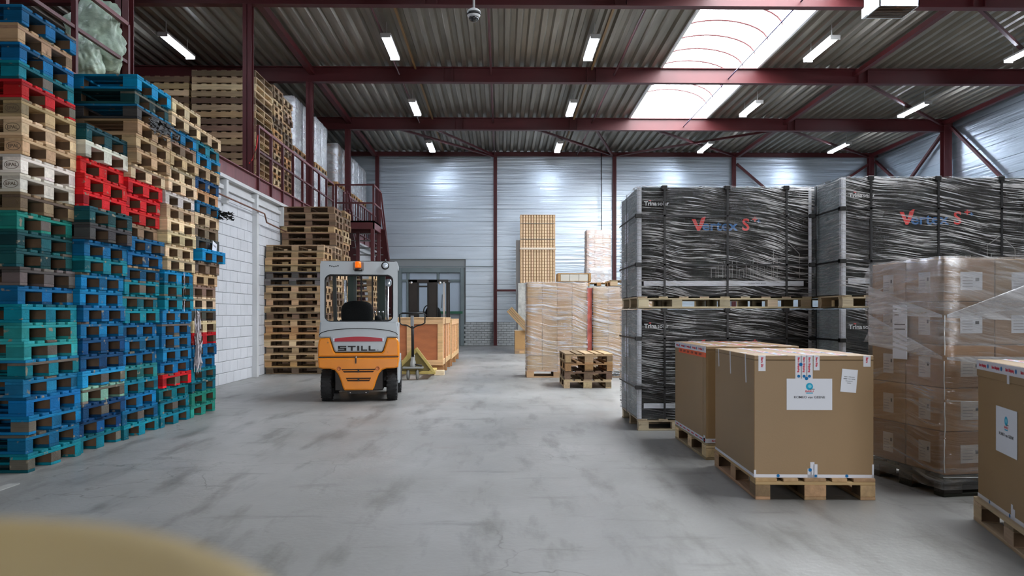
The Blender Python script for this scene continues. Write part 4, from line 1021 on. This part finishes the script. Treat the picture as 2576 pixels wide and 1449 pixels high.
# carton with leaning sheets by the far wall
bx0, _ = Wd(1295, 0, 24.9); bx1, _ = Wd(1330, 0, 24.9)
pallet((bx0+bx1)/2, 25.3, 0, 0, 'wood', 'small wooden pallet under the tan box by the far wall', None, 1, length=bx1-bx0, width=.6)
bb = O('tall_box', boxmesh(bx1-bx0, .6, .60, .01), CARD, None, ((bx0+bx1)/2, 25.3, .144+.30), color=(186,146,96)); setp(bb, 'plain tan box on a small pallet by the far brick plinth', 'box')
bt = B('box_rim', mat('cream_band'), bb, -(bx1-bx0)/2-.01, (bx1-bx0)/2+.01, -.31, .31, .28, .305)
for k in range(4):
    o = O('cardboard_sheet', boxmesh(.86, .5, .045, 0), CARD, None, ((bx0+bx1)/2-.16+.042*k, 25.15, 1.03+.038*k), (0, math.radians(47), 0), color=jit((176,142,98), .06))
    setp(o, f'tilted folded cardboard sheet on the tan box by the far wall, {ORD[k]} from below', 'cardboard', 'folded sheets leaning on the far box')
# film-wrapped loads on the gallery ------------------------------------------
def gallery_load(ya, yb, ztop, nmx, color=(226,224,222), xr_=-5.25, w_=1.1, wrap=True):
    zm = DECK+.144; half = (ztop-DECK)/2
    for lv in (0, 1):
        z_ = DECK+lv*half; pl_ = (yb-ya)
        n_ = max(1, round(pl_/.85)); 
        for q in range(n_):
            yc = ya+pl_*(q+.5)/n_; dd = pl_/n_-.04
            pallet(xr_-w_/2, yc, z_, 0, 'owood', f'pallet of the {["lower","upper"][lv]} {nmx}, {ORD[q]} along', 'pallets under the gallery loads', 1, length=w_, width=dd)
            for k in range(3):
                hh = (half-.150)/3
                o = carton(xr_-w_/2, yc, z_+.146+hh*k, w_-.02, dd-.02, hh-.005, 0, color, f'box, {ORD[k]} layer of the {["lower","upper"][lv]} {nmx}, {ORD[q]} along', 'boxes in the gallery loads')
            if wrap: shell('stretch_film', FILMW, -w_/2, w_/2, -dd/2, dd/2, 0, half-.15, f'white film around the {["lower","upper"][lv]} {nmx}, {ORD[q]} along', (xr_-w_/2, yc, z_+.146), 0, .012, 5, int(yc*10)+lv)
gallery_load(20.25, 21.95, 6.80, 'load before the landing')
gallery_load(22.55, 24.1, 6.84, 'load above the landing')
gallery_load(25.6, 28.1, 6.74, 'brown-ended load behind the landing', (150,116,84), wrap=True)
gallery_load(28.35, 31.1, 6.78, 'load by the far wall', (190,186,182))
# bags of film on the gallery
def bag(loc, size, seed, lab):
    rr = random.Random(seed); bm = bmesh.new(); bmesh.ops.create_icosphere(bm, subdivisions=5, radius=.5)
    import mathutils.noise as mn
    for v in bm.verts:
        n = v.co.normalized(); d = 1+.30*mn.noise(n*1.9+Vector((seed*3.1,0,0)))+.14*mn.noise(n*5+Vector((0,seed,0)))+.035*mn.noise(n*11)+.05*abs(mn.noise(n*7+Vector((3,1,seed))))
        v.co = Vector((n.x*size[0], n.y*size[1], n.z*size[2]))*.5*d
        if v.co.z < -size[2]*.42: v.co.z = -size[2]*.42
    for f in bm.faces: f.smooth = True
    me = bpy.data.meshes.new('bag'); bm.to_mesh(me); bm.free()
    o = O('plastic_bag', me, SHEETB, None, (loc[0],loc[1],loc[2]+size[2]*.42)); setp(o, lab, 'bag'); return o
bgx, bgz = Wd(238, 100, 10.3)
bag((bgx, 10.3, bgz-.42), (.74,.40,1.0), 2, 'large greenish plastic bag of film bulging over the gallery railing')
bgx, bgz = Wd(222, 150, 9.9)
b2 = bag((bgx, 9.85, bgz-.30), (.36,.40,.62), 5, 'lower greenish plastic bag squeezed behind the gallery railing')
bp_ = B('waste_pile', CARD, None, -6.2, -5.2, 9.2, 10.5, DECK, DECK+.42, color=(140,140,120)); setp(bp_, 'folded sheet pile under the plastic bags on the gallery', 'pile')
# ------------------------------------------------------------------ orange counterbalance forklift
def mirror(p): return p+[(-x, z) for x, z in reversed(p) if abs(x) > 1e-6]
fx_ = Wd(902, 0, 11.27)[0]
FK = E('forklift', (fx_, 11.27, 0), math.radians(6.0), 'orange and silver-grey forklift seen from behind in the aisle', 'forklift')
def arcpts(cx, cz, r, a0, a1, n): return [(cx+r*math.cos(math.radians(a0+(a1-a0)*k/n)), cz+r*math.sin(math.radians(a0+(a1-a0)*k/n))) for k in range(n+1)]
# counterweight (orange), with wheel arches and the notch for the grey panel
half = [(.0,.70),(.315,.70),(.335,.71),(.40,.906),(.50,.912)]+[(.540,.895),(.560,.85),(.566,.78),(.566,.655)]
up = mirror(half[::-1][:-1][::-1][::-1]) if False else None
pu = [(-.566,.645),(.566,.645),(.566,.80),(.556,.875),(.53,.908),(.402,.912),(.345,.725),(.322,.703),(-.322,.703),(-.345,.725),(-.402,.912),(-.53,.908),(-.556,.875),(-.566,.80)]
prism('counterweight_upper', ORG, FK, pu, .0, .55, .022)
lo_r = [(.566,.632),(.560,.55),(.555,.495),(.50,.478),(.39,.476),(.33,.455),(.285,.40),(.25,.31),(.215,.20),(.195,.172)]
pl_ = [(-x, z) for x, z in lo_r]+lo_r[::-1]
prism('counterweight_lower', ORG, FK, pl_[::-1], -.008, .55, .020)
B('counterweight_seam', BLK, FK, -.555, .555, .012, .5, .625, .655)
# slots in the lower weight
for (z0_, z1_, w0, w1) in ((.425,.475,.24,.20),(.300,.350,.175,.15)):
    prism('slot', mat('slot_dark', (70,38,12), .7), FK, [(-w0,z1_),(w0,z1_),(w1,z0_),(-w1,z0_)], -.010, .0)
    B('slot_rib', ORG, FK, -w0+.02, w0-.02, -.016, -.004, (z0_+z1_)/2-.003, (z0_+z1_)/2+.006, .002)
    B('slot_bolt', BLKM, FK, -.012, .012, -.02, .0, (z0_+z1_)/2-.025, (z0_+z1_)/2+.02)
for sx in (-1, 1): lathe('lifting_eye', mat('eye_ring', (196,112,60), .5), FK, [(.030,0),(.030,.004),(.022,.006),(.020,.002)], 18, (sx*.268,-.009,.482), (math.pi/2,0,0))
B('tow_pin', BLKM, FK, -.045, -.028, -.02, 0, .56, .63); bar('tow_pin', CHR, FK, (-.036,-.012,.55), (-.036,-.012,.66), .014, round_=True)
# grey cover
pg = [(-.320,.712),(.320,.712),(.340,.735),(.398,.915),(.53,.915),(.556,.93),(.548,1.00),(.535,1.14),(-.535,1.14),(-.548,1.00),(-.556,.93),(-.53,.915),(-.398,.915),(-.340,.735)]
prism('rear_cover', GRYP, FK, pg, .006, .60, .020)
tube('cover_seam', BLK, FK, [(.545*math.sin(math.radians(a)), .002, .945+.100*math.cos(math.radians(a))**.8) for a in [ -88+176*k/20 for k in range(21)]], .0055, 6)
pr_ = [(-.345+.69*k/12, .885+.045-.030*((k-6)/6)**2) for k in range(13)]
prism('tail_light_strip', REDG, FK, [(-.335,.862),(.335,.862)]+pr_[::-1], -.004, .02, .004)
for sx in (-1,1): B('strip_end', PAPER, FK, sx*.345-.012 if sx > 0 else -.352, sx*.345+.007 if sx > 0 else -.333, -.006, .01, .868, .912)
# S T I L L lettering, broad block letters
def letter(ch, x, w_, z=.732, h=.068, s=.018):
    segs = {'S':[(0,1,.77,1),(0,.24,.40,1),(0,1,.39,.61),(.76,1,0,.6),(0,1,0,.23)], 'T':[(0,1,.77,1),(.38,.62,0,1)], 'I':[(0,1,0,1)], 'L':[(0,.28,0,1),(0,1,0,.23)]}[ch]
    lst = [(x+a*w_, x+b_*w_, 0, .005, z+c_*h, z+d_*h) for a, b_, c_, d_ in segs]
    O('letter', boxes_mesh('letter', lst), BLKM, FK, (0,-.0,0))
for ch, x, w_ in (('S',-.285,.115),('T',-.150,.110),('I',-.020,.030),('L',.035,.085),('L',.140,.095)): letter(ch, x, w_)
O('badge_dot', boxes_mesh('bd', [(.265,.275,0,.004,.735,.745)]), BLKM, FK)
# overhead guard rear frame
def ring(name, m, parent, outer, inner, y0, y1):
    n = len(outer); v = []
    for y in (y0, y1):
        for p in outer: v.append((p[0], y, p[1]))
        for p in inner: v.append((p[0], y, p[1]))
    f = []
    for k in range(n):
        j = (k+1) % n
        f += [(k, j, n+j, n+k), (2*n+j, 2*n+k, 3*n+k, 3*n+j), (j, k, 2*n+k, 2*n+j), (n+k, n+j, 3*n+j, 3*n+k)]
    return O(name, mesh_of(name, v, f), m, parent)
def rrect(x0, x1, z0, z1, r, n=5, top_w=0.):
    pts = []
    for cx, cz, a0 in ((x1-r, z1-r, 0), (x0+r, z1-r, 90), (x0+r, z0+r, 180), (x1-r, z0+r, 270)):
        for k in range(n+1):
            a = math.radians(a0+90*k/n); pts.append((cx+r*math.cos(a), cz+r*math.sin(a)))
    return pts
ou = rrect(-.535, .545, 1.12, 1.995, .045); inn = rrect(-.475, .485, 1.145, 1.80, .075)
inn = [(x, z+(.035*(1-(x/.48)**2) if z > 1.7 else 0)) for x, z in inn]
ring('guard_frame', GRYP, FK, ou, inn, .03, .13)
tube('window_seal', BLK, FK, [(x*.985, .04, z) for x, z in [(x, 1.145+(z-1.145)*.985) for x, z in inn]], .012, 6, True)
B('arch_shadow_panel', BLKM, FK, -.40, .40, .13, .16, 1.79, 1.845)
B('rear_window', GLASS, FK, -.47, .48, .075, .079, 1.15, 1.81)
B('guard_roof', BLKM, FK, -.50, .51, .13, 1.30, 1.985, 2.01, .01)
for k in range(6): B('roof_bar', GRYP, FK, -.42+.15*k, -.38+.15*k, .14, 1.28, 1.955, 1.985)
for sx in (-1, 1):
    bar('guard_rail', GRYP, FK, (sx*.50,.10,1.965), (sx*.50,1.32,1.965), .07)
    bar('front_pillar', mat('pillar_dark', (84,88,86), .5), FK, (sx*.47,1.32,1.96), (sx*.47,1.52,.95), .055)
    B('side_panel', GRYP, FK, sx*.545-.02, sx*.545+.02, .55, 1.62, .22, .62, .01); B('side_panel', GRYP, FK, sx*.53-.02, sx*.53+.02, .60, 1.2, .62, 1.12, .01)
    B('fender', ORG, FK, sx*.50-.055, sx*.50+.055, 1.15, 1.70, .53, .60, .01)
# text and holes on the guard top
for k in range(5): O('guard_hole', disc(.010), BLK, FK, (-.40+.028*k, .0285, 1.925+.006*(abs(k-2)-1)), (math.pi/2,0,0))
bc_ = E('x', (0,0,0)); bpy.data.objects.remove(bc_)
lathe('beacon_base', BLKM, FK, [(.055,0),(.055,.03),(.040,.04)], 20, (-.005,.02,1.855))
B('beacon_bracket', mat('bracket_grey', (120,118,114), .5), FK, -.075, .072, .005, .03, 1.87, 1.985, .004)
lathe('beacon', ORGL, FK, [(.042,0),(.044,.01),(.042,.075),(.036,.085)], 20, (-.005,-.028,1.905))
lathe('work_lamp', BLKM, FK, [(.030,.0),(.052,.02),(.056,.06),(.050,.07)], 22, (.375,.02,1.935), (math.pi/2,0,0))
lathe('lamp_lens', mat('lamp_glass', (205,215,225), .12, spec=.8), FK, [(.042,0),(.040,.01),(.02,.014)], 20, (.375,-.045,1.935), (math.pi/2,0,0))
bar('lamp_stem', BLKM, FK, (.375,.02,1.98), (.375,.06,2.03), .02, round_=True)
# seat, levers, wheel
def blob(name, m, parent, sx, sy, sz, loc, rot=(0,0,0), p=3.2):
    bm = bmesh.new(); bmesh.ops.create_icosphere(bm, subdivisions=3, radius=1)
    for v in bm.verts:
        c = v.co; s = (abs(c.x)**p+abs(c.y)**p+abs(c.z)**p)**(-1/p); v.co = Vector((c.x*s*sx, c.y*s*sy, c.z*s*sz))
    for f in bm.faces: f.smooth = True
    me = bpy.data.meshes.new(name); bm.to_mesh(me); bm.free(); return O(name, me, m, parent, loc, rot)
SEAT = mat('seat_vinyl', (12,12,13), .8, spec=.2)
blob('seat_back', SEAT, FK, .235, .07, .19, (-.055,.50,1.255)); blob('seat_cushion', SEAT, FK, .23, .24, .07, (-.04,.78,1.0)); 
blob('armrest', SEAT, FK, .05, .2, .04, (.24,.70,1.19)); B('seat_base', BLKM, FK, -.28, .26, .42, 1.1, .80, 1.0)
tube('steering_wheel', BLK, FK, [(-.06+.16*math.cos(a), 1.12+.08*math.sin(a), 1.24+.12*math.sin(a)) for a in [2*math.pi*k/20 for k in range(20)]], .012, 6, True)
bar('steering_column', BLKM, FK, (-.06,1.12,1.24), (-.06,1.35,.95), .05, round_=True)
B('dashboard', BLKM, FK, -.40, .42, 1.30, 1.45, .75, 1.16, .02)
for k in range(3): bar('lever', BLK, FK, (.18+.06*k,.95,1.15), (.18+.06*k,.92,1.27), .014, round_=True); lathe('lever_knob', CHR, FK, [(.005,0),(.018,.01),(.018,.03),(.004,.04)], 10, (.18+.06*k,.92,1.26))
blob('mirror', mat('mirror_face', (200,210,220), .1, .6), FK, .05, .02, .06, (.375,1.15,1.74)); bar('mirror_arm', BLK, FK, (.375,1.17,1.74), (.44,1.3,1.9), .012, round_=True)
# mast, chains, carriage
MASTG = mat('mast_dark_green', (44,58,52), .5, .3)
for sx in (-1, 1):
    B('mast_rail', MASTG, FK, sx*.255-.045, sx*.255+.045, 1.78, 1.96, .08, 2.02); B('inner_mast_rail', mat('mast_inner', (60,66,62), .5, .3), FK, sx*.19-.02, sx*.19+.02, 1.80, 1.95, .10, 1.98)
    bar('mast_chain', BLKM, FK, (sx*.09,1.87,.3), (sx*.09,1.87,1.95), .025)
    bar('lift_cylinder', CHR, FK, (sx*.34,1.80,.2), (sx*.34,1.80,1.8), .045, round_=True)
    B('fork', BLKM, FK, sx*.24-.05, sx*.24+.05, 2.02, 2.06, .06, .60); B('fork', BLKM, FK, sx*.24-.05, sx*.24+.05, 2.02, 3.1, .05, .09)
for zz in (.35, 1.98): B('mast_crossbar', MASTG, FK, -.30, .30, 1.80, 1.90, zz, zz+.07)
B('carriage', BLKM, FK, -.42, .42, 1.97, 2.02, .25, .62)
B('chassis', BLKM, FK, -.34, .34, .10, 1.75, .16, .70, .01); B('floor_plate', BLKM, FK, -.46, .46, .55, 1.6, .50, .56)
def tyre(name, parent, r, w_, loc, m=RUB, rim=True, tread=True):
    prof = [(r*.45,-w_/2+.01),(r*.80,-w_/2),(r*.96,-w_/2+.012),(r,-w_/2+.03),(r,w_/2-.03),(r*.96,w_/2-.012),(r*.80,w_/2),(r*.45,w_/2-.01)]
    o = lathe(name, m, parent, prof, 28, loc, (0,math.pi/2,0))
    if tread:
        lst = []
        for k in range(24):
            pass
        v, f = [], []
        for k in range(22):
            a = 2*math.pi*k/22; ca, sa = math.cos(a), math.sin(a)
            for side in (-1, 1):
                i = len(v)
                for (rr_, ta, xx) in ((r-.004,-.014,side*w_*.48),(r-.004,.014,side*w_*.48),(r-.004,.014,side*w_*.10),(r-.004,-.014,side*w_*.10),(r+.002,-.012,side*w_*.47),(r+.002,.012,side*w_*.47),(r+.002,.012,side*w_*.10),(r+.002,-.012,side*w_*.10)):
                    v.append((xx, ca*rr_-sa*ta, sa*rr_+ca*ta))
                f += [tuple(i+q for q in t_) for t_ in ((4,5,6,7),(0,1,5,4),(1,2,6,5),(2,3,7,6),(3,0,4,7))]
        tr = O('tyre_tread', mesh_of('tread', v, f), m, parent, loc); tr['kind'] = 'stuff'
    if rim: lathe('wheel_rim', mat('rim_grey', (150,150,148), .5), parent, [(r*.1,-w_*.42),(r*.5,-w_*.40),(r*.5,w_*.40),(r*.1,w_*.42)], 20, loc, (0,math.pi/2,0))
    return o
for sx in (-1, 1):
    tyre('rear_tyre', FK, .232, .155, (sx*.462,.30,.232)); tyre('front_tyre', FK, .26, .17, (sx*.49,1.45,.26))
bar('rear_axle', BLKM, FK, (-.40,.30,.232), (.40,.30,.232), .10, round_=True)
for sx in (-.12,.10): lathe('bolt', CHR, FK, [(.014,0),(.014,.012),(.006,.016)], 8, (sx,.06,.135), (math.pi/2,0,0))
B('tow_bar', BLKM, FK, -.16, .14, .05, .12, .12, .17)
B('door_edge', GRYP, FK, .535, .56, .10, .56, .30, 1.12, .008)

# ------------------------------------------------------------------ hand pallet truck
px0 = Wd(1038.5, 0, 15.1)[0]
PT = E('pallet_truck', (px0, 15.1, 0), 0, 'yellow hand pallet truck with black upright handle before the wooden crate', 'pallet truck')
for sx in (-1, 1):
    tyre('steer_wheel', PT, .098, .052, (sx*.088,.0,.098), mat('wheel_grey', (120,118,112), .5), True, False)
B('wheel_fork', mat('truck_grey', (150,150,146), .45, .5), PT, -.19, .20, -.05, .10, .215, .25, .006)
lathe('pump', mat('pump_silver', (176,176,172), .35, .5), PT, [(.05,.0),(.06,.02),(.055,.10),(.04,.14),(.04,.20),(.03,.24)], 16, (0,.03,.24))
bar('pump_lever', BLKM, PT, (.02,0,.30), (.17,.02,.27), .03, round_=True)
prism('frame_plate', YTR, PT, [(-.30,.17),(-.36,.13),(-.02+.02,.565),(.06,.60),(.10,.57),(.42,.13),(.36,.17),(.06,.52)], .10, .12)
bar('frame_edge', YTR, PT, (.05,.11,.60), (.38,.11,.16), .045, .05); bar('frame_edge', YTR, PT, (-.01,.11,.58), (-.33,.11,.16), .045, .05)
B('frame_back', mat('truck_dark_yellow', (120,104,52), .6), PT, -.28, .30, .125, .14, .13, .30)
prism('frame_web', mat('truck_dark_yellow'), PT, [(-.29,.17),(.34,.17),(.05,.56)], .122, .14)
B('base_bar', YTR, PT, -.36, .42, .09, .16, .10, .16, .01)
for sx in (-.27, .27): B('fork', YTR, PT, sx-.07, sx+.09, .14, 1.25, .10, .15, .01)
bar('handle_shaft', BLK, PT, (.0,.0,.44), (.0,-.06,1.12), .055, round_=True)
tube('handle_loop', BLK, PT, [(-.20,-.08,1.265),(-.24,-.08,1.24),(-.235,-.08,1.08),(-.20,-.075,1.05),(-.09,-.07,1.03),(-.02,-.065,.99),(.02,-.065,.99),(.09,-.07,1.03),(.18,-.075,1.05),(.235,-.08,1.08),(.24,-.08,1.24),(.20,-.08,1.265)], .013, 8, True)
bar('handle_grip', BLK, PT, (-.2,-.08,1.265), (.2,-.08,1.265), .035, round_=True)
B('handle_head', mat('handle_grey', (140,142,144), .5), PT, -.035, .025, -.09, -.05, 1.02, 1.22, .008)

# ------------------------------------------------------------------ wooden crates
def crate(x0, x1, y0, y1, z0, z1, lab, cols_=(0,.5,1), ply=True):
    r = E('wooden_crate', ((x0+x1)/2, (y0+y1)/2, z0), 0, lab, 'crate')
    hx, hy, h = (x1-x0)/2, (y1-y0)/2, z1-z0; tw = .11; t_ = .022
    c = lambda: jit((212,172,124), .08)
    B('plywood_panel', PLY, r, -hx+.03, hx-.03, -hy+.028, -hy+.04, .05, h-.05); B('plywood_panel', PLY, r, -hx+.03, hx-.03, hy-.04, hy-.028, .05, h-.05)
    B('plywood_panel', mat('plywood_pale', (214,160,120), .6, var=.1, vs=4), r, hx-.04, hx-.028, -hy+.03, hy-.03, .05, h-.05); B('plywood_panel', mat('plywood_pale'), r, -hx+.028, -hx+.04, -hy+.03, hy-.03, .05, h-.05)
    for s in (-1, 1):
        ya = s*hy; yb = s*(hy-.028)
        for z_ in ((0,tw),(h-tw,h)): B('frame_board', WOOD, r, -hx, hx, ya, yb, z_[0], z_[1], .003, color=c())
        for f in cols_:
            xc = -hx+tw/2+(2*hx-tw)*f; B('frame_board', WOOD, r, xc-tw/2, xc+tw/2, ya, yb, tw, h-tw, .003, color=c())
        xa = s*hx; xb = s*(hx-.028); n = max(2, round((y1-y0)/.8)+1)
        for z_ in ((0,tw),(h-tw,h)): B('frame_board', WOOD, r, xb, xa, -hy+.03, hy-.03, z_[0], z_[1], .003, color=c())
        for q in range(n):
            yc = -hy+.03+tw/2+(2*hy-.06-tw)*q/(n-1); B('frame_board', WOOD, r, xb, xa, yc-tw/2, yc+tw/2, tw, h-tw, .003, color=c())
    n = max(3, round((y1-y0)/.16))
    for q in range(n): B('lid_board', WOOD, r, -hx-.005, hx+.005, -hy-.01+(2*hy+.02)*q/n, -hy-.01+(2*hy+.02)*(q+1)/n-.006, h, h+.02, .002, color=c())
    for q in (0, .5, 1):
        yc = -hy+.10+(2*hy-.2)*q; B('skid', WOOD, r, -hx, hx, yc-.06, yc+.06, -z0+.0, -.0, .003, color=jit((170,120,76), .1))
    return r
cxr = Wd(1114, 0, 16.45)[0]
cr = crate(cxr-1.38, cxr, 16.45, 18.95, .19, 1.15, 'pine crate with reddish plywood panels and a strap, behind the pallet truck')
B('strap', mat('brown_strap', (150,110,74), .5), cr, .69, .70, -.55, -.49, -.1, 1.0)
crate(cxr-1.40, cxr+.02, 19.1, 22.3, .17, 1.10, 'second long pine crate in line behind the strapped crate')
wb_ = B('timber_block', WOOD, None, cxr-.16, cxr+.04, 16.22, 16.40, 0, .10, .004, color=(226,204,170)); setp(wb_, 'short pale timber offcut on the floor by the crate corner', 'timber')

# ------------------------------------------------------------------ second forklift behind the crates
f2 = Wd(1077, 0, 23.2)[0]
F2 = E('forklift', (f2, 23.0, 0), 0, 'dark reach forklift standing behind the pine crates by the far door', 'forklift')
ppm = 2000/23.1
def X2(px): return (px-1077)/ppm
def Z2(py): return EYE+(HOR-py)/ppm
for a, b_ in ((1031,1051),(1080,1101)): B('mast_rail', BLKM, F2, X2(a), X2(b_), 0, .16, .05, Z2(705)); 
for a, b_ in ((1051,1055),(1076,1080)): B('inner_mast_rail', BLK, F2, X2(a), X2(b_), .02, .14, .05, Z2(710))
B('mast_crossbar', BLKM, F2, X2(1031), X2(1101), .0, .10, Z2(711), Z2(705)); B('mast_crossbar', BLK, F2, X2(1050), X2(1082), .02, .10, Z2(723), Z2(719))
B('carriage', BLKM, F2, X2(1030), X2(1102), -.06, 0, .3, .75)
for sx in (-.28,.28): B('fork', BLKM, F2, sx-.05, sx+.05, -.55, -.06, .05, .09)
for a, b_ in ((1025,1029),(1113,1118),(1121,1126)): bar('guard_pillar', CHR if a == 1113 else BLKM, F2, (X2((a+b_)/2),.5,.9), (X2((a+b_)/2),.45,Z2(707)), (b_-a)/ppm)
for a in (1027, 1123): bar('guard_pillar', BLKM, F2, (X2(a),1.5,.9), (X2(a),1.4,Z2(707)), .05)
B('guard_roof', BLKM, F2, X2(1024), X2(1126), .4, 1.5, Z2(708), Z2(703)+.01)
B('body', mat('dark_red_body', (120,40,38), .5), F2, -.50, .50, .45, 1.9, .15, .95, .03); B('counterweight', BLKM, F2, -.5, .5, 1.5, 2.0, .15, 1.15, .04)
blob('seat_back', SEAT, F2, .24, .08, .28, (.05,1.25,1.20))
tube('steering_wheel', BLK, F2, [(.0+.17*math.cos(a), .62, 1.35+.17*math.sin(a)) for a in [2*math.pi*k/20 for k in range(20)]], .018, 6, True)
for sx in (-1,1): tyre('front_tyre', F2, .24, .16, (sx*.47,.62,.24), RUB, True, False); tyre('rear_tyre', F2, .20, .14, (sx*.44,1.7,.20), RUB, True, False)
for xx in (X2(1036), X2(1108)): lathe('head_lamp', CHR, F2, [(.02,0),(.045,.02),(.04,.03)], 14, (xx,-.0,Z2(712)), (math.pi/2,0,0))
bar('mast_hose', BLK, F2, (X2(1101),-.01,.8), (X2(1101),-.01,Z2(716)), .02, round_=True)
bar('grab_handle', BLK, F2, (X2(1111),.45,Z2(740)), (X2(1110),.45,Z2(775)), .02, round_=True)

# ------------------------------------------------------------------ yellow drum top right in front of the lens (out of focus)
dm = E('yellow_drum', (-.235, .175, .010), 0, 'out-of-focus tan-yellow plastic drum top in the lower corner near the lens', 'drum')
lathe('drum_body', YEL, dm, [(.16,0),(.175,.02),(.178,.5),(.184,.52),(.178,.54),(.180,1.10),(.186,1.115),(.186,1.130)], 48)
lathe('drum_lid', YEL, dm, [(.187,1.130),(.190,1.136),(.190,1.144),(.180,1.150),(.165,1.150),(.158,1.146),(.02,1.147)], 48)
